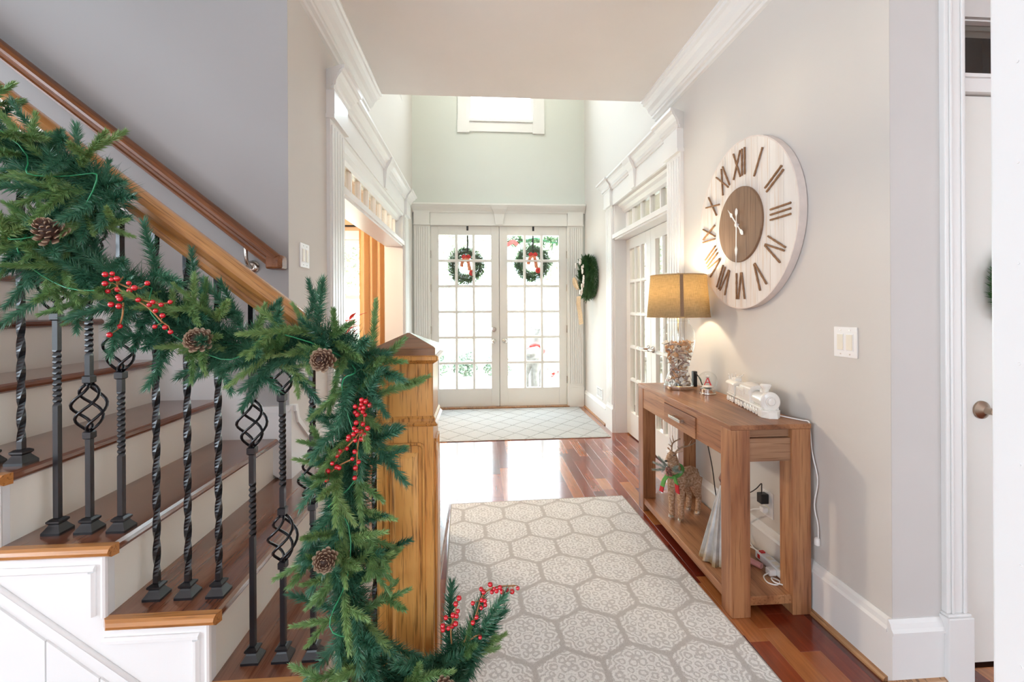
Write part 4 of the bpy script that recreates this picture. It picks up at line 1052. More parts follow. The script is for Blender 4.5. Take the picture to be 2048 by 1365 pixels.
rg1 = rug('hall_runner', -0.163, 1.44, 1.045, 3.165, math.radians(1.9), M['rug'], 'large taupe and cream damask trellis runner on the cherry floor')
rg2 = rug('door_mat_rug', -0.60, 4.66, 1.365, 6.13, math.radians(0.6), M['rug2'], 'pale thin-lined trellis rug in front of the front doors')

# =================================================================== CONSOLE TABLE
tb = thing('console_table', (1.265, 2.46, 0), 'brown acacia console table with one drawer against the hall wall', 'table')
TX0, TX1, TY0, TY1, TZ = 1.082, 1.449, 1.887, 3.035, 0.835
MB().box(TX0, TY0, TZ - 0.022, TX1, TY1, TZ).build('top', M['acacia'], tb, bevel=0.003)
lw = 0.086
for x0 in (TX0 + 0.002, TX1 - lw - 0.002):
    for y0 in (TY0 + 0.002, TY1 - lw - 0.002):
        MB().box(x0, y0, 0, x0 + lw, y0 + lw, TZ - 0.022).build('leg', M['acaciaz'], tb, bevel=0.003)
MB().box(TX0 + 0.006, TY0 + lw, 0.685, TX0 + 0.03, 2.21, TZ - 0.022).build('front_apron', M['acacia'], tb)
MB().box(TX0 + 0.006, 2.605, 0.685, TX0 + 0.03, TY1 - lw, TZ - 0.022).build('front_apron', M['acacia'], tb)
MB().box(TX0 + 0.006, 2.21, TZ - 0.042, TX0 + 0.03, 2.605, TZ - 0.022).build('front_apron', M['acacia'], tb)
dw = MB().box(TX0 + 0.001, 2.214, 0.683, TX0 + 0.024, 2.601, TZ - 0.045).build('drawer', M['acacia'], tb, bevel=0.002)
MB().box(TX0 - 0.028, 2.335, 0.735, TX0 - 0.016, 2.475, 0.751).box(TX0 - 0.020, 2.345, 0.738, TX0 + 0.002, 2.357, 0.749).box(TX0 - 0.020, 2.453, 0.738, TX0 + 0.002, 2.465, 0.749).build('handle', M['nickel'], dw, bevel=0.002)
MB().box(TX1 - 0.03, TY0 + lw, 0.685, TX1 - 0.006, TY1 - lw, TZ - 0.022).build('rear_apron', M['acacia'], tb)
for y0 in (TY0 + 0.014, TY1 - 0.038):
    MB().box(TX0 + lw, y0, 0.672, TX1 - lw, y0 + 0.024, 0.772).build('side_apron', M['acaciax'], tb)
    MB().box(TX0 + lw, y0 + 0.012, 0.776, TX1 - lw, y0 + 0.03, TZ - 0.022).build('side_rail', M['acaciax'], tb)
MB().box(TX0 + 0.008, TY0 + 0.012, 0.045, TX1 - 0.008, TY1 - 0.012, 0.085).build('shelf', M['acacia'], tb, bevel=0.003)

# =================================================================== CLOCK
CY, CZ, CR = 2.395, 1.80, 0.455
ck = thing('wall_clock', (XR, CY, CZ), 'large round whitewashed wooden wall clock with rope roman numerals', 'clock')
mw = wood('whitewashed_plank', (0.70, 0.64, 0.59), (0.78, 0.735, 0.69), (0.84, 0.81, 0.775), 'z', 0.6, 0.0, 9, 60, 0.92)
# local frame on the wall: a = -Y (to the right), z up, out = -X
def cp(a_, z, d): return (XR - d, CY - a_, CZ + z)
# vertical planks cut to a disc
npl = 9; pwid = 2 * CR / npl
for i in range(npl):
    a0, a1 = -CR + pwid * i, -CR + pwid * (i + 1)
    ga = 0.0009
    a0 += ga; a1 -= ga
    pts = []
    K = 8
    for k in range(K + 1):
        a_ = lerp(a0, a1, k / K); pts.append((a_, math.sqrt(max(0, CR * CR - a_ * a_)) + 1e-4))
    poly = [(a_, z) for a_, z in pts] + [(a_, -z) for a_, z in reversed(pts)]
    MB().loft([[cp(a_, z, d) for a_, z in poly] for d in (0.008, 0.040)]).build('face_plank', mw, ck)
# rim band
m_ = MB(); K = 72
prof = [(CR - 0.001, 0.004), (CR + 0.006, 0.004), (CR + 0.006, 0.041), (CR - 0.001, 0.041)]
rings = [[cp(q[0] * math.cos(2 * PI * j / K), q[0] * math.sin(2 * PI * j / K), q[1]) for q in prof] for j in range(K + 1)]
smooth_by_angle(m_.loft(rings, caps=False).build('rim', plain('clock_rim_paint', (0.74, 0.66, 0.62), 0.6, var=0.06, nscale=20), ck), 0.6)
IR = 0.205
mi = wood('clock_centre_wood', (0.16, 0.088, 0.048), (0.235, 0.135, 0.075), (0.30, 0.18, 0.105), 'z', 0.55, 0.05, 14, 90, 0.7)
inner = MB().loft([[cp(q * math.cos(2 * PI * j / 64), q * math.sin(2 * PI * j / 64), d) for j in range(64)] for q, d in ((IR, 0.0395), (IR, 0.049), (IR - 0.003, 0.052))]).build('centre_disc', mi, ck)
rope = plain('jute_rope', (0.30, 0.165, 0.085), 0.9, var=0.35, nscale=220, bump=0.5, bscale=500)
def strokes(num):
    """strokes of a numeral as segments in local (x right, y radial-out), height -0.5..0.5"""
    w = {'I': 0.16, 'V': 0.42, 'X': 0.46}
    tot = sum(w[c] for c in num); x = -tot / 2; out = []
    for c in num:
        k = w[c]
        if c == 'I': out.append(((x + k / 2, -0.5), (x + k / 2, 0.5)))
        elif c == 'V': out += [((x + k * 0.05, 0.5), (x + k / 2 - 0.02, -0.5)), ((x + k * 0.95, 0.5), (x + k / 2 + 0.02, -0.5))]
        else: out += [((x + k * 0.05, 0.5), (x + k * 0.95, -0.5)), ((x + k * 0.95, 0.5), (x + k * 0.05, -0.5))]
        x += k
    return out
NUM = ['XII', 'I', 'II', 'III', 'IV', 'V', 'VI', 'VII', 'VIII', 'IX', 'X', 'XI']
for i, nm in enumerate(NUM):
    th = PI / 2 - i * PI / 6
    rd = Vector((math.cos(th), math.sin(th))); tg = Vector((math.sin(th), -math.cos(th)))
    ro = rd * 0.335; hh = 0.145
    root = None
    for s0, s1 in strokes(nm):
        pts = []
        for k in range(9):
            t = k / 8; sx_ = lerp(s0[0], s1[0], t) * 0.16; sy_ = lerp(s0[1], s1[1], t) * hh
            q = ro + tg * sx_ + rd * sy_
            pts.append(cp(q.x, q.y, 0.0455))
        rs_ = [0.0049 + 0.0007 * math.sin(k * 2.6) for k in range(9)]
        if root is None:
            root = bpy.data.objects.new('numeral', None); C.objects.link(root); root.parent = ck; root.empty_display_size = 0.02
        o = MB().tube(pts, rs_, 8).build('rope_stroke', rope, None, smooth=True); o.parent = root; o.location = -Vector(ck.location)
# hands: hour to about 10:30, minute to 6
def hand(ang, L, tail, name):
    th = PI / 2 - ang
    rd = Vector((math.cos(th), math.sin(th))); tg = Vector((rd.y, -rd.x))
    prof = [(-tail, 0.002), (-tail + 0.012, 0.011), (-tail + 0.03, 0.011), (-tail + 0.045, 0.003), (-0.02, 0.003), (0, 0.009), (0.02, 0.004), (L * 0.52, 0.004), (L * 0.60, 0.012), (L * 0.70, 0.008), (L * 0.76, 0.003), (L, 0.0008)]
    left = [rd * s_ + tg * w_ for s_, w_ in prof]; right = [rd * s_ - tg * w_ for s_, w_ in reversed(prof)]
    poly = left + right
    d0 = 0.060 if name == 'hour_hand' else 0.064
    MB().loft([[cp(p.x, p.y, d) for p in poly] for d in (d0, d0 + 0.002)]).build(name, M['plastic'], ck)
hand(math.radians(318), 0.135, 0.085, 'hour_hand')
hand(math.radians(181), 0.225, 0.09, 'minute_hand')
MB().loft([[cp(q * math.cos(2 * PI * j / 20), q * math.sin(2 * PI * j / 20), d) for j in range(20)] for q, d in ((0.006, 0.05), (0.006, 0.062), (0.011, 0.066), (0.011, 0.069), (0.004, 0.071))]).build('centre_pin', M['plastic'], ck)

# =================================================================== LAMP
LX, LY = 1.262, 2.80
lamp = thing('table_lamp', (LX, LY, TZ), 'lit table lamp with burlap drum shade and clear glass body full of seashells', 'lamp')
MB().lathe([(0.088, 0), (0.09, 0.004), (0.09, 0.024), (0.086, 0.028), (0.04, 0.029)], 40, (LX, LY, TZ)).build('base', M['chrome'], lamp)
smooth_by_angle(bpy.data.objects[-1] if False else lamp.children[0], 0.6)
gp = [(0.084, 0.029), (0.083, 0.045), (0.072, 0.075), (0.061, 0.105), (0.060, 0.125), (0.066, 0.16), (0.080, 0.205), (0.095, 0.255), (0.104, 0.305), (0.103, 0.345), (0.092, 0.38), (0.072, 0.405), (0.066, 0.412), (0.068, 0.422), (0.066, 0.43)]
MB().lathe(gp, 40, (LX, LY, TZ), caps=False).build('glass_body', M['lampglass'], lamp, smooth=True)
MB().lathe([(0.067, 0.428), (0.069, 0.432), (0.069, 0.440), (0.055, 0.447), (0.02, 0.452), (0.008, 0.46)], 32, (LX, LY, TZ)).build('glass_lid', M['lampglass'], lamp, smooth=True)
m_ = MB().tube([(LX, LY, TZ + 0.025), (LX, LY, TZ + 0.54)], 0.005, 10); m_.build('rod', M['chrome'], lamp, smooth=True)
MB().lathe([(0.014, 0.50), (0.016, 0.505), (0.016, 0.56), (0.012, 0.565)], 16, (LX, LY, TZ)).build('socket', M['chrome'], lamp)
bm_, bn, bb = base_mat('lit_bulb', (1, 0.9, 0.7), 0.4)
bb.inputs['Emission Color'].default_value = (1, 0.78, 0.45, 1); bb.inputs['Emission Strength'].default_value = 12
MB().ball((LX, LY, TZ + 0.60), 0.028, 14, 10).build('bulb', bm_, lamp, smooth=True)
SZ0, SZ1, SR0, SR1 = 0.455, 0.715, 0.190, 0.168
shade_m = cloth('burlap_shade', (0.55, 0.43, 0.25), 0.45, 380, 0.16)
sh = MB().lathe([(SR0, SZ0), (SR1, SZ1), (SR1 - 0.002, SZ1), (SR0 - 0.002, SZ0), (SR0, SZ0)], 64, (LX, LY, TZ), caps=False).build('shade', shade_m, lamp, smooth=True)
for q, z in ((SR0, SZ0), (SR1, SZ1)):
    MB().lathe([(q - 0.003, z - 0.003), (q + 0.0015, z - 0.003), (q + 0.0015, z + 0.004), (q - 0.003, z + 0.004), (q - 0.003, z - 0.003)], 64, (LX, LY, TZ), caps=False).build('hem', plain('burlap_hem', (0.48, 0.33, 0.17), 0.9, var=0.2, nscale=200), sh)
an = math.atan2(-LY, -LX) + 0.12
sa = 0.055
m_ = MB()
m_.loft([[(LX + (q + 0.0012) * math.cos(an + da), LY + (q + 0.0012) * math.sin(an + da), TZ + z) for q, z in ((SR0, SZ0), (SR1, SZ1))] + [(LX + (q - 0.001) * math.cos(an + da), LY + (q - 0.001) * math.sin(an + da), TZ + z) for q, z in ((SR1, SZ1), (SR0, SZ0))] for da in (-sa, 0, sa)])
m_.build('seam_band', plain('brown_seam', (0.28, 0.18, 0.11), 0.9, var=0.1, nscale=200), sh)
m_ = MB()
for k in range(3):
    a_ = k * 2 * PI / 3
    m_.tube([(LX, LY, TZ + SZ1 - 0.012), (LX + SR1 * math.cos(a_), LY + SR1 * math.sin(a_), TZ + SZ1 - 0.006)], 0.0015, 6)
m_.build('spider', M['chrome'], lamp)
m_ = MB(); m_.tube([(LX, LY, TZ + 0.54), (LX, LY, TZ + SZ1 + 0.004)], 0.003, 8); m_.ball((LX, LY, TZ + SZ1 + 0.012), 0.009, 12, 8); m_.build('finial', M['nickel'], lamp, smooth=True)
pl = bpy.data.lights.new('lamp_light', 'POINT'); pl.energy = 7.0; pl.color = (1.0, 0.84, 0.58); pl.shadow_soft_size = 0.035
lo = bpy.data.objects.new('lamp_light', pl); C.objects.link(lo); lo.parent = lamp; lo.location = (0, 0, 0.645)
# shells
shm = []
for nm, c1, c2 in (('shell_tan', (0.45, 0.24, 0.13), (0.78, 0.62, 0.48)), ('shell_white', (0.62, 0.56, 0.52), (0.86, 0.83, 0.79)), ('shell_orange', (0.55, 0.22, 0.08), (0.80, 0.52, 0.30)), ('shell_mauve', (0.30, 0.19, 0.17), (0.62, 0.50, 0.46))):
    m0, n0, b0 = base_mat(nm, c2, 0.35)
    n0.l.new(n0.ramp(n0.noise(n0.mapscale(n0.co(), (1, 1, 3)), 120, 2), [(0.35, c1), (0.65, c2)]), b0.inputs['Base Color']); shm.append(m0)
def whelk(mt):
    m_ = MB(); rings = []
    K = 30
    pts = []; rs_ = []
    for i in range(K):
        t = i / (K - 1); a_ = t * 4.5 * PI; q = 0.0085 * (1 - t) ** 1.2
        pts.append((q * math.cos(a_), q * math.sin(a_), -0.014 + 0.03 * t)); rs_.append(0.0072 * (1 - t) + 0.0006)
    m_.tube(pts, rs_, 7); m_.tube([(0, 0, -0.022), (0, 0, -0.008), (0, 0, 0.012)], [0.002, 0.008, 0.002], 8)
    return m_.mesh('seashell', mt, True)
def cockle(mt):
    m_ = MB(); rings = []
    for i in range(7):
        t = i / 6; row = []
        for j in range(15):
            u = -1 + 2 * j / 14
            w_ = math.sin(PI * (0.06 + 0.94 * t) / 1.15)
            x = u * 0.018 * w_; y = 0.034 * t - 0.017
            z = 0.011 * math.sqrt(max(0, 1 - u * u * 0.9)) * math.sin(PI * min(1, t * 0.9 + 0.08)) + 0.0009 * (j % 2)
            row.append((x, y, z))
        rings.append(row + [(p[0], p[1], p[2] - 0.002) for p in reversed(row)])
    m_.loft(rings); return m_.mesh('seashell', mt, True)
def auger(mt):
    m_ = MB(); m_.tube([(0, 0, -0.03 + 0.006 * i) for i in range(11)], [0.0085 * (1 - i / 11) * (1.0 if i % 2 else 0.8) + 0.001 for i in range(11)], 9); return m_.mesh('seashell', mt, True)
SH = [f_(mt) for mt in shm for f_ in (whelk, cockle, auger)]
rs_ = random.Random(4)
def gr(z):
    for (r0, z0), (r1, z1) in zip(gp[:-1], gp[1:]):
        if z0 <= z <= z1: return lerp(r0, r1, (z - z0) / (z1 - z0))
    return 0.06
placed = 0
zl = 0.046
while zl < 0.295:
    R_ = gr(zl) - 0.0205
    nring = max(4, int(2 * PI * R_ / 0.030))
    for j in range(nring):
        a_ = 2 * PI * (j + rs_.random() * 0.5) / nring
        q = R_ * rs_.uniform(0.9, 1.0)
        o = bpy.data.objects.new('seashell', rs_.choice(SH)); C.objects.link(o)
        o.location = (LX + q * math.cos(a_), LY + q * math.sin(a_), TZ + zl + rs_.uniform(-0.006, 0.006))
        o.rotation_euler = (rs_.uniform(0, 6), rs_.uniform(0, 6), rs_.uniform(0, 6)); o.scale = (rs_.uniform(0.75, 1.0),) * 3
        tag(o, 'small tan, white or mauve seashell heaped inside the clear glass lamp', 'seashell', 'seashells inside the lamp'); placed += 1
    if zl > 0.27 or True:
        for j in range(3 if zl < 0.26 else 9):
            a_ = rs_.uniform(0, 6.28); q = rs_.uniform(0.012, max(0.013, R_ * 0.6))
            o = bpy.data.objects.new('seashell', rs_.choice(SH)); C.objects.link(o)
            o.location = (LX + q * math.cos(a_), LY + q * math.sin(a_), TZ + zl)
            o.rotation_euler = (rs_.uniform(0, 6), rs_.uniform(0, 6), rs_.uniform(0, 6)); o.scale = (0.9,) * 3
            tag(o, 'small tan, white or mauve seashell heaped inside the clear glass lamp', 'seashell', 'seashells inside the lamp'); placed += 1
    zl += 0.024
# dark plug-in gadget behind the lamp
r = thing('string_light_controller', (1.40, 2.86, TZ), 'small black string light controller standing behind the lamp', 'controller')
MB().box(1.385, 2.85, TZ, 1.412, 2.88, TZ + 0.10).build('case', M['black'], r, bevel=0.004)
MB().tube(spline([(1.40, 2.85, TZ + 0.09), (1.41, 2.82, TZ + 0.06), (1.42, 2.80, TZ + 0.015), (1.435, 2.84, TZ + 0.006)], 6), 0.0035, 6).build('cord', M['black'], r, smooth=True)
MB().tube(spline([(1.412, 2.862, TZ + 0.08), (1.428, 2.84, TZ + 0.05), (1.418, 2.81, TZ + 0.03), (1.425, 2.79, TZ + 0.008)], 6), 0.003, 6).build('cord', M['cord'], r, smooth=True)

# =================================================================== SNOW GLOBE
gx, gy = 1.350, 2.60
sg = thing('snow_globe', (gx, gy, TZ), 'small snow globe with red letter A on silver base', 'snow globe')
o = MB().lathe([(0.046, 0), (0.047, 0.003), (0.046, 0.009), (0.042, 0.011), (0.042, 0.032), (0.038, 0.036), (0.02, 0.037)], 36, (gx, gy, TZ)).build('base', M['chrome'], sg); smooth_by_angle(o, 0.6)
MB().ball((gx, gy, TZ + 0.079), 0.055, 32, 20).build('globe', glass('globe_glass', (0.97, 0.98, 0.98), 1.33), sg, smooth=True)
o = MB().ball((gx, gy, TZ + 0.046), 0.034, 20, 8, (1, 1, 0.25)).build('snow_mound', M['ceramic'], sg, smooth=True)
# letter A with serifs, in a plane facing the viewer
va = math.atan2(-gy, -gx)
fx, fy = -math.sin(va), math.cos(va)      # right-hand direction seen from the viewer
m_ = MB()
def lp(u, z, d): return (gx + fx * u + math.cos(va) * d, gy + fy * u + math.sin(va) * d, TZ + z)
def lpoly(poly): m_.loft([[lp(u, z, d) for u, z in poly] for d in (-0.004, 0.004)])
lpoly([(-0.022, 0.050), (-0.016, 0.050), (0.003, 0.098), (-0.003, 0.098)])
lpoly([(0.014, 0.050), (0.023, 0.050), (0.004, 0.098), (-0.004, 0.098)])
lpoly([(-0.012, 0.066), (0.012, 0.066), (0.010, 0.071), (-0.010, 0.071)])
lpoly([(-0.027, 0.047), (-0.010, 0.047), (-0.010, 0.051), (-0.027, 0.051)])
lpoly([(0.009, 0.047), (0.028, 0.047), (0.028, 0.051), (0.009, 0.051)])
m_.build('letter', M['red'], sg)
MB().ball((gx, gy, TZ + 0.104), 0.012, 12, 8, (1, 1, 0.7)).build('snow_cap', M['ceramic'], sg, smooth=True)

# =================================================================== CERAMIC TRAIN (local +x = front)
tr = thing('train_figurine', (1.375, 2.205, TZ), 'white glazed ceramic steam train with smoke and wreath details on the console', 'figurine')
tr.rotation_euler = (0, 0, math.radians(-90 - 9)); tr.scale = (0.92, 0.92, 0.92)
def lpart(mb, nm, **kw): return mb.build(nm, M['ceramic'], tr, local=True, **kw)
def rb(x0, y0, z0, x1, y1, z1): return MB().box(x0, y0, z0, x1, y1, z1)
# locomotive x 0.02..0.22
m_ = MB(); m_.loft([[(x, q * 0.98 * math.cos(2 * PI * j / 24), 0.078 + q * math.sin(2 * PI * j / 24)) for j in range(24)] for x, q in ((0.06, 0.036), (0.19, 0.036), (0.195, 0.046), (0.20, 0.05), (0.212, 0.05), (0.217, 0.045), (0.219, 0.026))])
lpart(m_, 'boiler', smooth=False); smooth_by_angle(tr.children[-1], 0.5)
m_ = MB(); m_.loft([[(x, q * math.cos(2 * PI * j / 20), 0.08 + q * math.sin(2 * PI * j / 20)) for j in range(20)] for x, q in ((0.217, 0.026), (0.224, 0.026), (0.224, 0.021), (0.222, 0.020), (0.228, 0.016), (0.229, 0.006))]); lpart(m_, 'headlamp'); smooth_by_angle(tr.children[-1], 0.5)
lpart(MB().lathe([(0.016, 0.10), (0.014, 0.128), (0.016, 0.135), (0.027, 0.150), (0.028, 0.158), (0.02, 0.163)], 20, (0.165, 0, 0)), 'smokestack', smooth=True)
lpart(MB().lathe([(0.012, 0.11), (0.012, 0.122), (0.008, 0.130), (0.002, 0.133)], 14, (0.125, 0, 0)), 'steam_dome', smooth=True)
lpart(MB().loft([[(x, y, z) for x, z in ((-0.005, 0.045), (0.075, 0.045), (0.075, 0.125), (-0.005, 0.125))] for y in (-0.043, 0.043)]), 'cab', bevel=0.004)
m_ = MB(); m_.loft([[(x, 0.052 * math.cos(t), 0.122 + 0.022 * math.sin(t)) for t in [PI * k / 10 for k in range(11)]] + [] for x in (-0.018, 0.105)]); lpart(m_, 'cab_roof')
for s_ in (-1, 1):
    for x0 in (0.006, 0.04):
        lpart(rb(x0, s_ * 0.043 - 0.002, 0.082, x0 + 0.024, s_ * 0.043 + 0.002, 0.112), 'cab_window', bevel=0.0015)
lpart(rb(-0.01, -0.046, 0.036, 0.205, 0.046, 0.048), 'running_board', bevel=0.003)
m_ = MB(); m_.loft([[(0.175, -0.046, z), (0.216, -0.046, z), (0.236 + k_, -0.02, z), (0.238 + k_, 0.02, z), (0.216, 0.046, z), (0.175, 0.046, z)] for z, k_ in ((0.0, 0.012), (0.03, 0.002), (0.038, -0.006))]); lpart(m_, 'cowcatcher', bevel=0.002)
def wheels(xs_, q, nm='wheel'):
    for x in xs_:
        for s_ in (-1, 1):
            m_ = MB(); m_.loft([[(x + rr_ * math.cos(2 * PI * j / 16), s_ * y, q + rr_ * math.sin(2 * PI * j / 16)) for j in range(16)] for rr_, y in ((q, 0.030), (q, 0.042), (q * 0.75, 0.044), (q * 0.7, 0.041), (q * 0.3, 0.042), (q * 0.25, 0.047))]); lpart(m_, nm)
wheels((0.012, 0.046, 0.080, 0.114, 0.148), 0.018)
for s_ in (-1, 1): lpart(rb(0.005, s_ * 0.047 - 0.003, 0.016, 0.155, s_ * 0.047 + 0.003, 0.023), 'side_rod', bevel=0.001)
# two cars behind
for c0, nm, L_ in ((-0.125, 'tender', 0.11), (-0.245, 'caboose', 0.105)):
    lpart(rb(c0, -0.042, 0.036, c0 + L_, 0.042, 0.046), nm + '_deck', bevel=0.003)
    lpart(rb(c0 + 0.006, -0.037, 0.046, c0 + L_ - 0.006, 0.037, 0.105), nm + '_body', bevel=0.004)
    wheels([c0 + 0.018 + 0.034 * k for k in range(3)], 0.016)
    lpart(rb(c0 + L_ - 0.004, -0.008, 0.026, c0 + L_ + 0.016, 0.008, 0.034), 'coupler')
    for s_ in (-1, 1):
        for k in range(3): lpart(rb(c0 + 0.014 + 0.030 * k, s_ * 0.037 - 0.002, 0.062, c0 + 0.036 + 0.030 * k, s_ * 0.037 + 0.002, 0.094), 'panel', bevel=0.002)
m_ = MB()
rk = random.Random(2)
for k in range(12): m_.ball((-0.12 + 0.1 * rk.random(), rk.uniform(-0.024, 0.024), 0.106 + rk.uniform(0, 0.008)), 0.013, 8, 6)
lpart(m_, 'coal_heap', smooth=True)
m_ = MB(); m_.loft([[(x, 0.046 * math.cos(t), 0.104 + 0.02 * math.sin(t)) for t in [PI * k / 10 for k in range(11)]] for x in (-0.252, -0.135)]); lpart(m_, 'caboose_roof')
lpart(rb(-0.215, -0.02, 0.12, -0.175, 0.02, 0.14), 'cupola', bevel=0.003)
for k in range(5):
    m_ = MB(); m_.tube(spline([(-0.245 + 0.012 * k, 0.008 * (k - 2), 0.11), (-0.25 + 0.01 * k, 0.012 * (k - 2), 0.14), (-0.24 + 0.014 * k, 0.016 * (k - 2), 0.155 + 0.004 * (k % 3))], 4), [0.006] * 5 + [0.004] * 4, 6); lpart(m_, 'plume', smooth=True)
cord = MB().tube(spline([(1.395, 2.02, TZ + 0.006), (1.42, 1.97, TZ + 0.005), (1.44, 1.93, TZ + 0.005), (1.4515, 1.91, TZ + 0.0045), (1.4535, 1.905, TZ - 0.02), (1.462, 1.90, 0.70), (1.464, 1.872, 0.594), (1.462, 1.89, 0.477), (1.464, 1.872, 0.40), (1.4625, 1.868, 0.335)], 6), 0.003, 7).build('white_cable', M['plastic'], smooth=True)
tag(cord, 'white cord hanging from the train down the wall past the table leg', 'cord')
MB().loft([[(1.4625 + q * math.cos(2 * PI * j / 14), 1.874 + q * math.sin(2 * PI * j / 14), z) for j in range(14)] for q, z in ((0.004, 0.345), (0.011, 0.338), (0.012, 0.325), (0.012, 0.312), (0.006, 0.308))]).build('plug', M['plastic'], cord)

# =================================================================== DEER
def remesh(mb, name, mt, parent, vox):
    o = mb.build(name, mt, parent, local=True)
    mm = o.modifiers.new('remesh', 'REMESH'); mm.mode = 'VOXEL'; mm.voxel_size = vox; mm.use_smooth_shade = True
    s_ = o.modifiers.new('smooth', 'SMOOTH'); s_.factor = 0.5; s_.iterations = 6
    return o
def deer(name, loc, rz, scale, mt, hoofm, antm, label, cat):
    r = thing(name, loc, label, cat, rz=rz); r.scale = (scale,) * 3
    b_ = MB()
    b_.tube([(-0.24, 0, 0.46), (-0.2, 0, 0.47), (-0.1, 0, 0.465), (0.02, 0, 0.46), (0.12, 0, 0.48), (0.17, 0, 0.50)], [0.06, 0.105, 0.115, 0.108, 0.115, 0.075], 14)
    b_.tube([(0.11, 0, 0.50), (0.165, 0, 0.60), (0.19, 0, 0.70), (0.205, 0, 0.765)], [0.095, 0.078, 0.064, 0.055], 12)
    b_.tube([(0.17, 0, 0.785), (0.215, 0, 0.785), (0.27, 0, 0.76), (0.325, 0, 0.735)], [0.035, 0.052, 0.04, 0.024], 12)
    for s_ in (-1, 1):
        b_.tube([(0.13, s_ * 0.05, 0.46), (0.135, s_ * 0.06, 0.33), (0.135, s_ * 0.062, 0.22), (0.13, s_ * 0.063, 0.04), (0.135, s_ * 0.063, 0.015)], [0.065, 0.050, 0.040, 0.034, 0.034], 10)
        b_.tube([(-0.19, s_ * 0.045, 0.46), (-0.17, s_ * 0.062, 0.35), (-0.205, s_ * 0.064, 0.24), (-0.235, s_ * 0.064, 0.20), (-0.215, s_ * 0.064, 0.04), (-0.21, s_ * 0.064, 0.015)], [0.09, 0.068, 0.044, 0.036, 0.034, 0.034], 10)
        b_.tube([(0.185, s_ * 0.035, 0.815), (0.165, s_ * 0.085, 0.84), (0.15, s_ * 0.115, 0.845)], [0.014, 0.02, 0.006], 8, flat=0.6)
    b_.tube([(-0.26, 0, 0.50), (-0.30, 0, 0.505), (-0.325, 0, 0.49)], [0.02, 0.022, 0.008], 8)
    remesh(b_, 'body', mt, r, 0.012)
    for s_ in (-1, 1):
        for x, y in ((0.135, 0.063), (-0.21, 0.064)):
            MB().loft([[(x + 0.006 + q * math.cos(2 * PI * j / 10) * 1.15, s_ * y + q * math.sin(2 * PI * j / 10), z) for j in range(10)] for q, z in ((0.036, 0), (0.035, 0.02), (0.03, 0.045))]).build('hoof', hoofm, r, local=True)
        MB().ball((0.235, s_ * 0.042, 0.795), 0.008, 8, 6).build('eye', M['black'], r, local=True)
        if antm:
            m_ = MB()
            m_.tube(spline([(0.185, s_ * 0.025, 0.82), (0.13, s_ * 0.06, 0.87), (0.02, s_ * 0.10, 0.885), (-0.10, s_ * 0.10, 0.90)], 6), [0.010] * 10 + [0.007] * 9, 7)
            for q0, q1 in (((0.10, s_ * 0.075, 0.875), (0.11, s_ * 0.10, 0.95)), ((0.03, s_ * 0.098, 0.885), (0.02, s_ * 0.13, 0.955)), ((0.15, s_ * 0.05, 0.86), (0.20, s_ * 0.06, 0.90))):
                m_.tube([q0, q1], [0.007, 0.003], 6)
            m_.build('antler', antm, r, smooth=True, local=True)
    MB().ball((0.332, 0, 0.738), 0.013, 10, 8).build('nose', M['black'], r, local=True, smooth=True)
    return r
dm, dn, db = base_mat('cork_birch_bark', (0.5, 0.3, 0.18), 0.85)
nz_ = dn.noise(dn.mapscale(dn.co(), (42, 42, 55)), 1, 4)
dn.l.new(dn.ramp(nz_, [(0.33, (0.27, 0.14, 0.075)), (0.5, (0.47, 0.29, 0.175)), (0.68, (0.62, 0.47, 0.37))]), db.inputs['Base Color']); dn.l.new(dn.bump(nz_, 0.4, 0.004), db.inputs['Normal'])
twig = plain('twig_antler', (0.42, 0.30, 0.21), 0.9, var=0.25, nscale=60)
de = deer('reindeer_figurine', (1.225, 2.665, 0.085), math.radians(212), 0.50, dm, M['chrome'], twig, 'bark covered reindeer figurine with green scarf on the console shelf', 'figurine')
green = plain('green_felt', (0.11, 0.34, 0.08), 0.9, var=0.15, nscale=60); redf = plain('red_felt', (0.50, 0.02, 0.03), 0.9, var=0.15, nscale=60)
ring = []
m_ = MB()
for k in range(17):
    a_ = 2 * PI * k / 16
    ring.append((0.155 + 0.088 * math.cos(a_), 0.082 * math.sin(a_), 0.585 - 0.05 * math.cos(a_)))
m_.tube(ring, 0.022, 8); m_.build('scarf', green, de, smooth=True, local=True)
def strap(pts, w_, t_, mt, nm):
    m_ = MB(); rings = []
    for (x, y, z), (dx, dy) in pts:
        rings.append([(x - dx * w_, y - dy * w_, z), (x + dx * w_, y + dy * w_, z), (x + dx * w_ + dy * t_, y + dy * w_ - dx * t_, z), (x - dx * w_ + dy * t_, y - dy * w_ - dx * t_, z)])
    m_.loft(rings); return m_.build(nm, mt, de, local=True)
nd_ = (0.35, 0.93)
strap([((0.235, -0.03, 0.56), nd_), ((0.245, -0.085, 0.47), nd_), ((0.235, -0.115, 0.385), nd_)], 0.032, 0.012, green, 'scarf_tail')
strap([((0.235, -0.115, 0.387), nd_), ((0.235, -0.13, 0.32), nd_)], 0.034, 0.013, redf, 'scarf_end')
strap([((0.24, 0.05, 0.56), nd_), ((0.24, 0.085, 0.47), nd_)], 0.03, 0.012, green, 'scarf_tail')
strap([((0.24, 0.085, 0.472), nd_), ((0.235, 0.095, 0.37), nd_)], 0.032, 0.013, redf, 'scarf_end')
SPT = sprig_mesh('pine_sprig', needle_mat('frosted_needle', (0.05, 0.12, 0.08), (0.42, 0.50, 0.46), 0.5), 0.11, 0.038, 120, 77, 0.0016, 0.8)
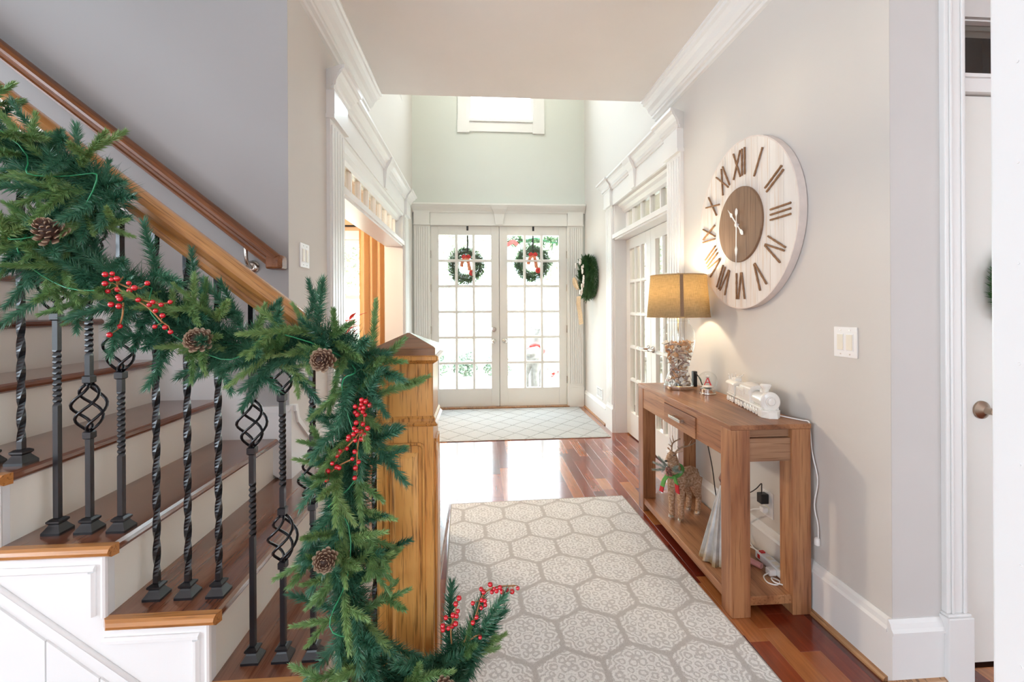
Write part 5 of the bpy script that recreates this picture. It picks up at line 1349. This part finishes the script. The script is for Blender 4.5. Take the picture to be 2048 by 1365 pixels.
for d, p in (((0.4, 1, 0.25), (0.25, 0.03, 0.62)), ((0.5, 0.75, 0.6), (0.25, 0.03, 0.62)), ((0.45, -1, 0.35), (0.25, -0.03, 0.62)), ((0.5, -0.8, -0.1), (0.25, -0.03, 0.61)), ((0.5, -0.5, 0.8), (0.25, -0.02, 0.63))):
    inst('pine_tuft', SPT, de, orient(p, d, 1.0, 1.45))
rk = random.Random(8)
m_ = MB()
for k in range(26):
    m_.ball((0.275 + rk.uniform(-0.02, 0.025), rk.uniform(-0.032, 0.032), 0.60 + rk.uniform(-0.05, 0.045)), 0.012, 8, 6)
m_.build('cone_cluster', plain('frosted_cone', (0.28, 0.12, 0.10), 0.5, var=0.5, nscale=70), de, smooth=True, local=True)

# =================================================================== METAL TREE ON SHELF
mtx, mty = 1.215, 2.20
mt_ = thing('metal_tree', (mtx, mty, 0.085), 'pleated galvanised metal cone tree with bronze finial on the shelf', 'ornament')
galv, gn, gb = base_mat('galvanised_metal', (0.5, 0.5, 0.5), 0.45, 0.6)
gv = gn.new('ShaderNodeSeparateXYZ'); gn.l.new(gn.co(), gv.inputs[0])
gz = gn.m('ADD', gv.outputs[2], gn.m('MULTIPLY', gn.noise(gn.co(), 40, 3), 0.06))
base_c = gn.ramp(gn.noise(gn.co(), 16, 4), [(0.3, (0.42, 0.43, 0.44)), (0.7, (0.66, 0.66, 0.65))])
gn.l.new(gn.mix(gn.ramp(gz, [(0.03, (1, 1, 1)), (0.085, (0, 0, 0))]), base_c, (0.36, 0.25, 0.12)), gb.inputs['Base Color'])
m_ = MB(); K = 48; rings = []
for t in [i / 14 for i in range(15)]:
    q = 0.092 * (1 - t) ** 0.9 + 0.009; z = 0.37 * t
    rings.append([(q * (1 + 0.10 * (1 if j % 4 < 2 else -1) * (1 - 0.4 * t)) * math.cos(2 * PI * j / K + 0.1), q * (1 + 0.10 * (1 if j % 4 < 2 else -1) * (1 - 0.4 * t)) * math.sin(2 * PI * j / K + 0.1), z + (0.006 * math.sin(j * 0.8) if t == 0 else 0)) for j in range(K)])
m_.loft(rings); m_.build('cone', galv, mt_, local=True)
for z in (0.12, 0.24):
    pass
fin = plain('bronze_finial', (0.20, 0.11, 0.09), 0.4, 0.6)
MB().lathe([(0.007, 0.365), (0.012, 0.372), (0.007, 0.38), (0.016, 0.395), (0.017, 0.403), (0.010, 0.42), (0.003, 0.44)], 8, (0, 0, 0)).build('finial', fin, mt_, local=True)

# =================================================================== OUTLET, CABLES, POWER STRIP
ou = thing('wall_outlet', (XR, 2.225, 0.34), 'white wall outlet under the console with black adapter', 'outlet')
MB().box(XR - 0.006, 2.185, 0.275, XR, 2.268, 0.405).build('cover_plate', M['plastic'], ou, bevel=0.002)
for z in (0.312, 0.362):
    MB().box(XR - 0.0085, 2.21, z - 0.018, XR - 0.005, 2.244, z + 0.018).build('receptacle', M['ivory'], ou, bevel=0.002)
ad = thing('power_adapter', (1.45, 2.227, 0.37), 'black power adapter plugged into the wall outlet', 'adapter')
MB().box(1.425, 2.208, 0.345, XR - 0.0085, 2.248, 0.395).build('case', M['black'], ad, bevel=0.004)
MB().tube(spline([(1.44, 2.228, 0.395), (1.44, 2.228, 0.425), (1.436, 2.225, 0.445), (1.425, 2.25, 0.41), (1.42, 2.30, 0.37), (1.425, 2.36, 0.35), (1.43, 2.45, 0.30), (1.425, 2.56, 0.20)], 6), 0.0028, 6).build('cord', M['black'], ad, smooth=True)
pg = thing('lamp_plug', (1.45, 2.227, 0.31), 'white plug with cord in the lower socket of the outlet', 'plug')
MB().box(1.437, 2.212, 0.298, XR - 0.0085, 2.244, 0.325).build('plug_body', M['plastic'], pg, bevel=0.004)
MB().tube(spline([(1.44, 2.235, 0.31), (1.42, 2.27, 0.295), (1.425, 2.33, 0.25), (1.43, 2.36, 0.16), (1.425, 2.30, 0.10), (1.422, 2.23, 0.092)], 6), 0.0035, 6).build('cord', M['plastic'], pg, smooth=True)
bc_ = tag(MB().tube(spline([(1.425, 2.82, TZ - 0.03), (1.405, 2.72, 0.72), (1.37, 2.66, 0.58), (1.385, 2.62, 0.40), (1.40, 2.61, 0.25), (1.40, 2.585, 0.20), (1.39, 2.56, 0.165), (1.40, 2.54, 0.145), (1.415, 2.56, 0.165), (1.405, 2.585, 0.20)], 6), 0.0032, 6).build('black_cable', M['black'], smooth=True), 'black coiled lamp cord hanging behind the reindeer', 'cord')
psr = thing('power_strip', (1.408, 2.08, 0.085), 'white power strip with red switch on the console shelf', 'power strip')
MB().box(1.385, 1.95, 0.086, 1.432, 2.20, 0.122).build('housing', M['plastic'], psr, bevel=0.005)
MB().box(1.395, 2.165, 0.121, 1.418, 2.185, 0.128).box(1.383, 2.16, 0.096, 1.386, 2.178, 0.116).build('switch', M['red'], psr, bevel=0.001)
for k in range(4):
    MB().box(1.396, 1.965 + 0.046 * k, 0.1205, 1.421, 1.995 + 0.046 * k, 0.1235).build('socket', M['ivory'], psr, bevel=0.001)
MB().tube(spline([(1.41, 2.20, 0.105), (1.41, 2.26, 0.10), (1.38, 2.33, 0.09), (1.36, 2.40, 0.09)], 6), 0.004, 6).build('cord', M['plastic'], psr, smooth=True)
ch = thing('usb_charger', (1.365, 2.05, 0.085), 'white charger block with looped cord beside the power strip', 'charger')
MB().box(1.35, 2.03, 0.086, 1.384, 2.065, 0.116).build('block', M['plastic'], ch, bevel=0.004)
MB().tube(spline([(1.352, 2.04, 0.10), (1.32, 2.03, 0.091), (1.31, 1.985, 0.089), (1.34, 1.965, 0.089), (1.37, 1.99, 0.089), (1.345, 2.01, 0.095), (1.335, 1.975, 0.096), (1.375, 1.95, 0.092)], 6), 0.003, 6).build('cord', M['plastic'], ch, smooth=True)
pk = thing('pink_tube', (1.33, 2.14, 0.085), 'pink tube lying on the shelf beside the power strip', 'tube')
MB().tube([(1.318, 2.162, 0.10), (1.352, 2.095, 0.10)], 0.014, 14).build('tube_body', M['pink'], pk, smooth=False)
MB().tube([(1.352, 2.095, 0.10), (1.36, 2.083, 0.099), (1.372, 2.071, 0.097)], [0.011, 0.011, 0.010], 12).build('cap', M['lampglass'], pk)

# =================================================================== SWITCHES, VENT
def switch(name, wx, s, yc, zc, w_, h_, n_, label):
    r = thing(name, (wx, yc, zc), label, 'light switch')
    def B(d0, d1, y0, y1, z0, z1): return MB().box(min(wx + s * d0, wx + s * d1), y0, z0, max(wx + s * d0, wx + s * d1), y1, z1)
    B(0, 0.006, yc - w_ / 2, yc + w_ / 2, zc - h_ / 2, zc + h_ / 2).build('cover_plate', M['plastic'], r, bevel=0.002)
    for k in range(n_):
        y = yc + (k - (n_ - 1) / 2) * 0.046
        B(0.005, 0.0075, y - 0.0175, y + 0.0175, zc - 0.035, zc + 0.035).build('bezel', M['plastic'], r, bevel=0.001)
        B(0.007, 0.010, y - 0.0145, y + 0.0145, zc - 0.031, zc + 0.031).build('rocker', M['ivory'], r, bevel=0.001)
        for dz_ in (-0.048, 0.048): MB().tube([(wx + s * 0.005, y, zc + dz_), (wx + s * 0.0072, y, zc + dz_)], 0.003, 8).build('screw', M['nickel'], r)
    return r
switch('light_switch', XR, -1, 1.726, 1.203, 0.116, 0.122, 2, 'white double rocker switch on the wall right of the clock')
switch('light_switch', XL, 1, 2.388, 1.62, 0.118, 0.122, 2, 'white double rocker switch on the wall beside the stairs')
vt = thing('wall_vent', (XR, 5.47, 0.32), 'small white wall vent above the far baseboard', 'vent')
MB().box(XR - 0.006, 5.33, 0.255, XR, 5.61, 0.275).box(XR - 0.006, 5.33, 0.365, XR, 5.61, 0.385).box(XR - 0.006, 5.33, 0.275, XR, 5.35, 0.365).box(XR - 0.006, 5.59, 0.275, XR, 5.61, 0.365).box(XR - 0.006, 5.46, 0.275, XR, 5.475, 0.365).build('frame', M['trim'], vt)
MB().box(XR - 0.001, 5.35, 0.275, XR + 0.0, 5.59, 0.365).build('backing', plain('vent_grey', (0.25, 0.26, 0.25), 0.6), vt)
for k in range(5): MB().loft([[(XR - 0.001, y, 0.280 + 0.0175 * k), (XR - 0.006, y, 0.274 + 0.0175 * k), (XR - 0.006, y, 0.277 + 0.0175 * k), (XR - 0.001, y, 0.283 + 0.0175 * k)] for y in (5.35, 5.59)]).build('louvre', M['trim'], vt)

# =================================================================== WREATHS
def core_needles(pts, rad_, n_, parent, seed):
    rj = random.Random(seed); m_ = MB()
    for k in range(n_):
        i = rj.randrange(len(pts) - 1); p = pts[i].lerp(pts[i + 1], rj.random())
        d0 = Vector((rj.gauss(0, 1), rj.gauss(0, 1), rj.gauss(0, 1))).normalized()
        b0 = p + d0 * rad_ * rj.random(); d = (d0 + Vector((rj.gauss(0, 0.5), rj.gauss(0, 0.5), rj.gauss(0, 0.5)))).normalized() * 0.04
        q1 = d.orthogonal().normalized() * 0.0028; q2 = d.normalized().cross(q1); k0 = len(m_.v)
        m_.v += [tuple(b0 + q1), tuple(b0 - q1 * 0.5 + q2 * 0.87), tuple(b0 - q1 * 0.5 - q2 * 0.87), tuple(b0 + d)]
        m_.f += [(k0, k0 + 1, k0 + 3), (k0 + 1, k0 + 2, k0 + 3), (k0 + 2, k0, k0 + 3)]
    o = m_.build('inner_needles', M['needle_wreath'], parent, local=True); o['kind'] = 'stuff'
def wreath(name, c, axis, R_, label, n_=44, seed=1, depth=0.04):
    """axis: outward normal of the wreath plane"""
    r = thing(name, c, label, 'wreath'); nrm = Vector(axis).normalized()
    u = nrm.cross(Vector((0, 0, 1))).normalized(); w_ = Vector((0, 0, 1)); rj = random.Random(seed)
    m_ = MB(); m_.tube([(u * math.cos(2 * PI * k / 32) + w_ * math.sin(2 * PI * k / 32)) * R_ * 0.72 for k in range(33)], 0.02, 6, caps=False)
    m_.build('frame', M['needle_wreath'], r, local=True)
    m_ = MB()
    for k in range(7000):
        a_ = rj.uniform(0, 2 * PI); rad = u * math.cos(a_) + w_ * math.sin(a_); tg = -u * math.sin(a_) + w_ * math.cos(a_)
        b_ = rj.uniform(0, 2 * PI); o_ = (rad * math.cos(b_) + nrm * math.sin(b_))
        b0 = rad * R_ * 0.70 + o_ * R_ * 0.24 * rj.random() ** 0.5; d = (o_ + tg * rj.uniform(0.2, 1.2)).normalized() * R_ * rj.uniform(0.10, 0.17)
        q1 = d.orthogonal().normalized() * 0.0024; q2 = d.normalized().cross(q1); k0 = len(m_.v)
        m_.v += [tuple(b0 + q1), tuple(b0 - q1 * 0.5 + q2 * 0.87), tuple(b0 - q1 * 0.5 - q2 * 0.87), tuple(b0 + d)]
        m_.f += [(k0, k0 + 1, k0 + 3), (k0 + 1, k0 + 2, k0 + 3), (k0 + 2, k0, k0 + 3)]
    o = m_.build('inner_needles', M['needle_wreath'], r, local=True); o['kind'] = 'stuff'
    for k in range(n_):
        a_ = 2 * PI * (k + rj.random() * 0.6) / n_
        rad = u * math.cos(a_) + w_ * math.sin(a_); tg = -u * math.sin(a_) + w_ * math.cos(a_)
        d = rad * rj.uniform(-0.55, 1.0) + tg * 0.8 + nrm * rj.uniform(0.0, 0.6)
        inst('sprig', rj.choice(SW), r, orient(rad * R_ * rj.uniform(0.58, 0.82) + nrm * rj.uniform(-0.01, depth), d, rj.uniform(0, 6), R_ / 0.28 * rj.uniform(0.75, 1.05)))
    return r, u, w_, nrm
wl, *_ = wreath('door_wreath', (-0.165, YF + 0.115, 1.95), (0, -1, 0), 0.265, 'evergreen wreath with plaid bow outside the left front door', seed=3)
wr2, *_ = wreath('door_wreath', (0.755, YF + 0.115, 1.985), (0, -1, 0), 0.265, 'evergreen wreath with plaid bow outside the right front door', seed=4)
def ribbon(parent, pts, w_, mt, nm, n=(0, -1, 0)):
    m_ = MB(); rings = []
    pts = [Vector(p) for p in spline(pts, 5)]
    for i, p in enumerate(pts):
        t = (pts[min(i + 1, len(pts) - 1)] - pts[max(i - 1, 0)]).normalized()
        s_ = t.cross(Vector(n)).normalized() * w_; q = Vector(n) * 0.002
        rings.append([p - s_, p + s_, p + s_ + q, p - s_ + q])
    return m_.loft(rings).build(nm, mt, parent, local=True)
for wv in (wl, wr2):
    ribbon(wv, [(-0.01, -0.08, 0.11), (-0.05, -0.09, 0.05), (-0.065, -0.08, -0.02)], 0.022, M['ribbon_gold'], 'bow_tail')
    ribbon(wv, [(0.01, -0.08, 0.11), (0.03, -0.09, 0.04), (0.05, -0.08, -0.07)], 0.022, M['ribbon_gold'], 'bow_tail')
    ribbon(wv, [(0.0, -0.08, 0.11), (-0.03, -0.10, 0.135), (-0.05, -0.09, 0.11), (-0.01, -0.08, 0.10)], 0.013, M['ribbon_red'], 'bow_loop')
    ribbon(wv, [(0.0, -0.08, 0.11), (0.03, -0.10, 0.135), (0.05, -0.09, 0.11), (0.01, -0.08, 0.10)], 0.013, M['ribbon_red'], 'bow_loop')
    m_ = MB()
    for k in range(8): m_.ball((0.075 + 0.022 * math.cos(k * 0.8), -0.06, -0.10 + 0.024 * math.sin(k * 0.8)), 0.02, 8, 6)
    m_.build('red_flower', M['ribbon_red'], wv, smooth=True, local=True)
wreath('closet_wreath', (2.045, 1.53, 1.42), (0, -1, 0), 0.165, 'small dark wreath on the closet door mostly hidden by the white cabinet', 24, 21, 0.02)
ww, uu, w3, nn = wreath('wall_wreath', (XR - 0.07, 5.745, 1.75), (-1, 0, 0), 0.30, 'green wreath with cream blossoms hanging on the right hall wall', 60, 9, 0.06)
rj = random.Random(6)
for k in range(16):
    a_ = rj.uniform(0.4, 5.2); rad = Vector((0, math.cos(a_), math.sin(a_)))
    m_ = MB(); c = rad * 0.22 + Vector((-0.10 - rj.random() * 0.03, 0, 0)); s_ = rj.uniform(0.02, 0.038)
    for q in range(5):
        b0 = q * 1.257; m_.ball((c.x - 0.004, c.y + s_ * 0.6 * math.cos(b0), c.z + s_ * 0.6 * math.sin(b0)), s_ * 0.55, 8, 6, (0.5, 1, 1))
    m_.build('blossom', M['blossom'], ww, smooth=True, local=True)
ribbon(ww, [(-0.12, 0.0, -0.24), (-0.13, -0.01, -0.34), (-0.11, 0.0, -0.45), (-0.10, -0.03, -0.60)], 0.045, M['burlap'], 'bow_tail', (-0.9, -0.4, 0))
ribbon(ww, [(-0.12, 0.04, -0.14), (-0.16, 0.09, -0.08), (-0.17, 0.06, -0.02), (-0.13, 0.03, -0.12)], 0.03, M['burlap'], 'bow_loop', (-0.9, -0.4, 0))
ribbon(ww, [(-0.12, 0.03, -0.14), (-0.16, -0.02, -0.08), (-0.17, -0.05, -0.04), (-0.13, 0.02, -0.14)], 0.03, M['burlap'], 'bow_loop', (-0.9, -0.4, 0))

# =================================================================== FOYER FILL LIGHT (unseen fitting added above the ceiling edge)
chd = thing('fill_chandelier', (0.30, 4.85, 4.5), 'unseen brass fitting added above the ceiling edge to brighten the foyer', 'fill_chandelier')
MB().tube([(0.30, 4.85, 4.55), (0.30, 4.85, H2)], 0.008, 8).build('chain', M['nickel'], chd)
MB().lathe([(0.01, -0.12), (0.05, -0.06), (0.03, 0.0), (0.06, 0.05), (0.02, 0.12)], 20, (0.30, 4.85, 4.5)).build('body', M['nickel'], chd, smooth=True)
for k in range(6):
    a_ = k * PI / 3; ux, uy = math.cos(a_), math.sin(a_)
    arm = MB().tube(spline([(0.30, 4.85, 4.46), (0.30 + 0.16 * ux, 4.85 + 0.16 * uy, 4.38), (0.30 + 0.34 * ux, 4.85 + 0.34 * uy, 4.46)], 5), 0.008, 8).build('arm', M['nickel'], chd, smooth=True)
    MB().ball((0.30 + 0.34 * ux, 4.85 + 0.34 * uy, 4.52), 0.03, 12, 8, (1, 1, 1.5)).build('bulb', bm_, arm, smooth=True)
    d_ = bpy.data.lights.new('foyer_fill_light', 'POINT'); d_.energy = 3.0; d_.color = (1.0, 0.95, 0.87); d_.shadow_soft_size = 0.05
    o = bpy.data.objects.new('foyer_fill_light', d_); C.objects.link(o); o.parent = chd; o.location = (0.34 * ux, 0.34 * uy, 0.10)

# =================================================================== DINING ROOM
cur_m = cloth('amber_curtain', (0.86, 0.66, 0.41), 0.4, 300, 0.03)
def curtain(name, x0, x1, y, label):
    r = thing(name, ((x0 + x1) / 2, y, 0.02), label, 'curtain')
    m_ = MB(); K = 60; rows = []
    for z in (0.02, 0.8, 1.6, 2.42):
        f = [(lerp(x0, x1, k / K), y + 0.04 * math.sin(k * 0.42) + 0.01 * math.sin(k * 0.31 + z), z) for k in range(K + 1)]
        rows.append(f + [(p[0], p[1] + 0.004, p[2]) for p in reversed(f)])
    m_.loft(rows); m_.build('panel', cur_m, r, smooth=False); smooth_by_angle(r.children[0], 1.0)
    return r
curtain('curtain', -1.56, -1.17, 6.10, 'amber curtain panel hanging beside the dining room window')
curtain('curtain', -2.95, -2.62, 6.10, 'amber curtain panel on the far side of the dining room window')
rod = thing('curtain_rod', (-2.05, 6.10, 2.44), 'dark curtain rod over the dining room window', 'curtain rod')
MB().tube([(-3.05, 6.10, 2.45), (-1.12, 6.10, 2.45)], 0.012, 10).build('rod', M['iron'], rod, smooth=True)
for x in (-3.06, -1.11): MB().ball((x, 6.10, 2.45), 0.025, 12, 8).build('finial', M['iron'], rod, smooth=True)
for x in (-3.0, -1.16): MB().box(x - 0.006, 6.09, 2.435, x + 0.006, YF - 0.02, 2.445).build('bracket', M['iron'], rod)
dch = thing('dining_fill_fitting', (-2.6, 4.3, 2.3), 'hanging fitting added out of sight to light the dining room curtain', 'fill_chandelier')  # added out of view as warm fill for the dining room and curtain
MB().tube([(-2.6, 4.3, 2.2), (-2.6, 4.3, H1)], 0.008, 8).build('chain', M['nickel'], dch)
MB().lathe([(0.02, -0.1), (0.2, -0.06), (0.22, 0.0), (0.05, 0.03)], 24, (-2.6, 4.3, 2.25)).build('bowl', M['lampglass'], dch, smooth=True)
d_ = bpy.data.lights.new('dining_fill_light', 'POINT'); d_.energy = 120; d_.color = (1.0, 0.80, 0.58); d_.shadow_soft_size = 0.12
o = bpy.data.objects.new('dining_fill_light', d_); C.objects.link(o); o.parent = dch; o.location = (0, 0, -0.02)
scl = thing('study_fill_fitting', (3.3, 4.0, H1), 'flush ceiling light added out of sight to brighten the study', 'ceiling light')  # added out of view as fill for the study behind the glass
MB().lathe([(0.18, 0), (0.18, -0.03), (0.12, -0.09), (0.02, -0.11)], 24, (3.3, 4.0, H1)).build('dome', M['lampglass'], scl, smooth=True)
d_ = bpy.data.lights.new('study_fill_light', 'POINT'); d_.energy = 60; d_.color = (1.0, 0.90, 0.76); d_.shadow_soft_size = 0.12
o = bpy.data.objects.new('study_fill_light', d_); C.objects.link(o); o.parent = scl; o.location = (0, 0, -0.2)
sb = thing('sideboard', (-1.75, 5.55, 0), 'tan wooden sideboard under the dining room window', 'sideboard')
MB().box(-2.4, 5.30, 0.12, -1.30, 5.75, 0.84).build('body', M['acacia'], sb); MB().box(-2.43, 5.27, 0.84, -1.27, 5.78, 0.87).build('top', M['acacia'], sb, bevel=0.004)
for x in (-2.36, -1.4):
    for y in (5.33, 5.67): MB().box(x, y, 0, x + 0.06, y + 0.05, 0.12).build('leg', M['acaciaz'], sb)
for k in range(3):
    d_ = MB().box(-2.37 + 0.36 * k, 5.288, 0.18, -2.03 + 0.36 * k, 5.301, 0.80).build('door', M['acacia'], sb, bevel=0.003)
    MB().ball((-2.06 + 0.36 * k, 5.278, 0.5), 0.012, 8, 6).build('knob', M['nickel'], d_)
po = thing('poinsettia', (-1.60, 5.44, 0.87), 'red poinsettia plant in a pot on the sideboard', 'plant')
MB().lathe([(0.06, 0), (0.085, 0.12), (0.09, 0.13), (0.08, 0.13), (0.07, 0.10)], 20, (-1.60, 5.44, 0.87)).build('pot', M['ceramic'], po, smooth=True)
rj = random.Random(12)
lf = MB().loft([[(-0.004, 0, 0), (0.004, 0, 0), (0, 0.003, 0)], [(-0.03, 0.05, 0.006), (0.03, 0.05, 0.006), (0, 0.052, -0.002)], [(-0.024, 0.09, 0.004), (0.024, 0.09, 0.004), (0, 0.092, -0.004)], [(-0.002, 0.14, -0.01), (0.002, 0.14, -0.01), (0, 0.142, -0.014)]]).mesh('leaf', M['ribbon_red'])
for k in range(46):
    a_ = rj.uniform(0, 6.28); el = rj.uniform(-0.2, 0.9); q = rj.uniform(0.02, 0.16)
    inst('bract', lf, po, Matrix.Translation((q * math.cos(a_), q * math.sin(a_), 0.19 + rj.uniform(-0.05, 0.2))) @ Matrix.Rotation(a_ - PI / 2, 4, 'Z') @ Matrix.Rotation(el, 4, 'X'))
MB().tube([(-1.60, 5.44, 0.95), (-1.60, 5.44, 1.15)], 0.01, 6).build('stem', M['leafd'], po)

# =================================================================== OUTSIDE
struct('ground_porch', MB().box(-6, YF + 0.2, -0.25, 6, 9.6, -0.06), M['concrete'], 'pale concrete front porch outside the doors', 'porch')
struct('ground_lawn', MB().box(-60, 9.6, -0.6, 60, 90, -0.30), M['lawn'], 'sunlit pale lawn beyond the porch', 'lawn')
struct('ground_drive', MB().box(-60, 13.5, -0.31, 60, 17.5, -0.285), M['concrete'], 'pale concrete driveway crossing the lawn', 'driveway')
def leaf_blob(c, rx, ry, rz_, n_, size, mt, name, parent, seed):
    rj = random.Random(seed); m_ = MB()
    for k in range(n_):
        d = Vector((rj.gauss(0, 1), rj.gauss(0, 1), rj.gauss(0, 1))).normalized() * (rj.random() ** 0.4)
        p = Vector((c[0] + d.x * rx, c[1] + d.y * ry, c[2] + d.z * rz_))
        u = Vector((rj.gauss(0, 1), rj.gauss(0, 1), rj.gauss(0, 1))).normalized(); v = u.orthogonal().normalized()
        k0 = len(m_.v); s_ = size * rj.uniform(0.6, 1.2)
        for q in (u * s_, v * s_ * 0.45 + u * s_ * 0.3, -u * s_ * 0.6 + v.cross(u) * s_ * 0.2, -v * s_ * 0.45 + u * s_ * 0.3): m_.v.append(tuple(p + q))
        m_.f += [(k0, k0 + 1, k0 + 2), (k0, k0 + 2, k0 + 3)]
    o = m_.build(name, mt, parent); o['kind'] = 'stuff'; return o
for i, (x, y, s_, lb) in enumerate(((-1.1, 10.8, 0.5, 'round shrub beyond the left front door, nearest the newel'), (-0.32, 11.0, 0.45, 'round shrub seen through the middle of the left front door'), (0.45, 10.7, 0.42, 'round shrub seen beside the door handles'), (2.6, 10.6, 0.5, 'round shrub beyond the right edge of the front doors'))):
    r = thing('shrub', (x, y, -0.3), lb, 'shrub', 'shrubs along the porch edge')
    leaf_blob((x, y, -0.3 + s_ * 0.75), s_ * 0.8, s_ * 0.7, s_ * 0.7, 700, 0.06, M['leafd'], 'foliage', r, i)
    MB().tube([(x, y, -0.3), (x, y, 0.0)], [0.04, 0.02], 6).build('stem', M['bark'], r)
for i, (x, y, h_, lb) in enumerate(((-7, 26, 8, 'pale leafy tree far beyond the left front door'), (-1.5, 30, 10, 'tall pale tree behind the left door wreath'), (4.5, 28, 9, 'pale leafy tree behind the right front door'), (11, 27, 8, 'pale tree far right beyond the porch'), (-14, 24, 9, 'pale tree seen through the dining room window'), (17, 30, 9, 'pale tree seen through the study window'))):
    r = thing('tree', (x, y, -0.3), lb, 'tree', 'trees across the driveway')
    MB().tube([(x, y, -0.35), (x + 0.1, y, h_ * 0.4), (x, y, h_ * 0.75)], [0.22, 0.16, 0.06], 10).build('trunk', M['bark'], r)
    leaf_blob((x, y, h_ * 0.62), h_ * 0.33, h_ * 0.3, h_ * 0.36, 2200, 0.22, M['leafl'], 'foliage', r, 40 + i)
dst = deer('deer_statue', (1.00, 8.1, -0.06), math.radians(70), 1.28, M['statue'], M['statue'], None, 'grey standing deer statue with red bow on the porch', 'statue')
m_ = MB()
for k in range(17):
    a_ = 2 * PI * k / 16; m_.v
m_.tube([(0.15 + 0.095 * math.cos(2 * PI * k / 16), 0.09 * math.sin(2 * PI * k / 16), 0.55 - 0.05 * math.cos(2 * PI * k / 16)) for k in range(17)], 0.03, 8)
m_.ball((0.02, -0.02, 0.53), 0.055, 10, 8); m_.ball((0.06, -0.1, 0.52), 0.05, 10, 8); m_.ball((0.06, 0.1, 0.52), 0.05, 10, 8)
m_.build('bow', M['ribbon_red'], dst, smooth=True, local=True)
pp = thing('porch_poinsettia', (1.42, 8.6, -0.06), 'red poinsettia pot on the porch beside the deer statue', 'plant')
MB().lathe([(0.07, 0), (0.10, 0.13), (0.09, 0.13)], 16, (1.42, 8.6, -0.06)).build('pot', M['ceramic'], pp)
rj = random.Random(15)
for k in range(24):
    a_ = rj.uniform(0, 6.28); q = rj.uniform(0.02, 0.1)
    inst('bract', lf, pp, Matrix.Translation((q * math.cos(a_), q * math.sin(a_), 0.16 + rj.uniform(-0.02, 0.1))) @ Matrix.Rotation(a_ - PI / 2, 4, 'Z') @ Matrix.Rotation(rj.uniform(-0.1, 0.8), 4, 'X'))
pg_ = thing('porch_garland', (0.9, 7.2, 2.46), 'evergreen garland with red ribbon hanging on the porch beam', 'garland')
rj = random.Random(19)
m_ = MB(); m_.tube([(0.28 + 0.09 * k, 7.2, 2.44 + 0.035 * math.cos(k * 0.9)) for k in range(18)], 0.012, 6); m_.build('wire_core', M['cord'], pg_)
for k in range(46):
    x = 0.28 + 1.5 * k / 46
    inst('sprig', rj.choice(SW), pg_, worldM(pg_, orient((x, 7.2, 2.44), (rj.uniform(-1, 1), rj.uniform(-1, 0.6), rj.uniform(-1, 0.7)), rj.uniform(0, 6), 1.2)))
core_needles([Vector((0.28 + 0.09 * k, 7.2, 2.44)) - Vector((0.9, 7.2, 2.46)) for k in range(18)], 0.06, 3000, pg_, 55)
ribbon(pg_, [(-0.55, -0.05, 0.0), (-0.51, -0.08, -0.14), (-0.54, -0.08, -0.3), (-0.52, -0.06, -0.52)], 0.018, M['ribbon_red'], 'ribbon')
ribbon(pg_, [(-0.50, -0.05, -0.02), (-0.44, -0.1, -0.10), (-0.36, -0.1, -0.05), (-0.28, -0.06, -0.10)], 0.03, M['ribbon_red'], 'ribbon')
pb = thing('porch_beam', (0.3, 7.4, 2.7), 'white porch beam above the doors carrying the garland', 'beam')
MB().box(-3.2, 7.34, 2.68, 3.2, 7.5, 2.86).build('beam', M['trim'], pb)
for x in (-2.9, 2.9):
    MB().box(x - 0.1, 7.34, -0.06, x + 0.1, 7.5, 2.68).build('post', M['trim'], pb)
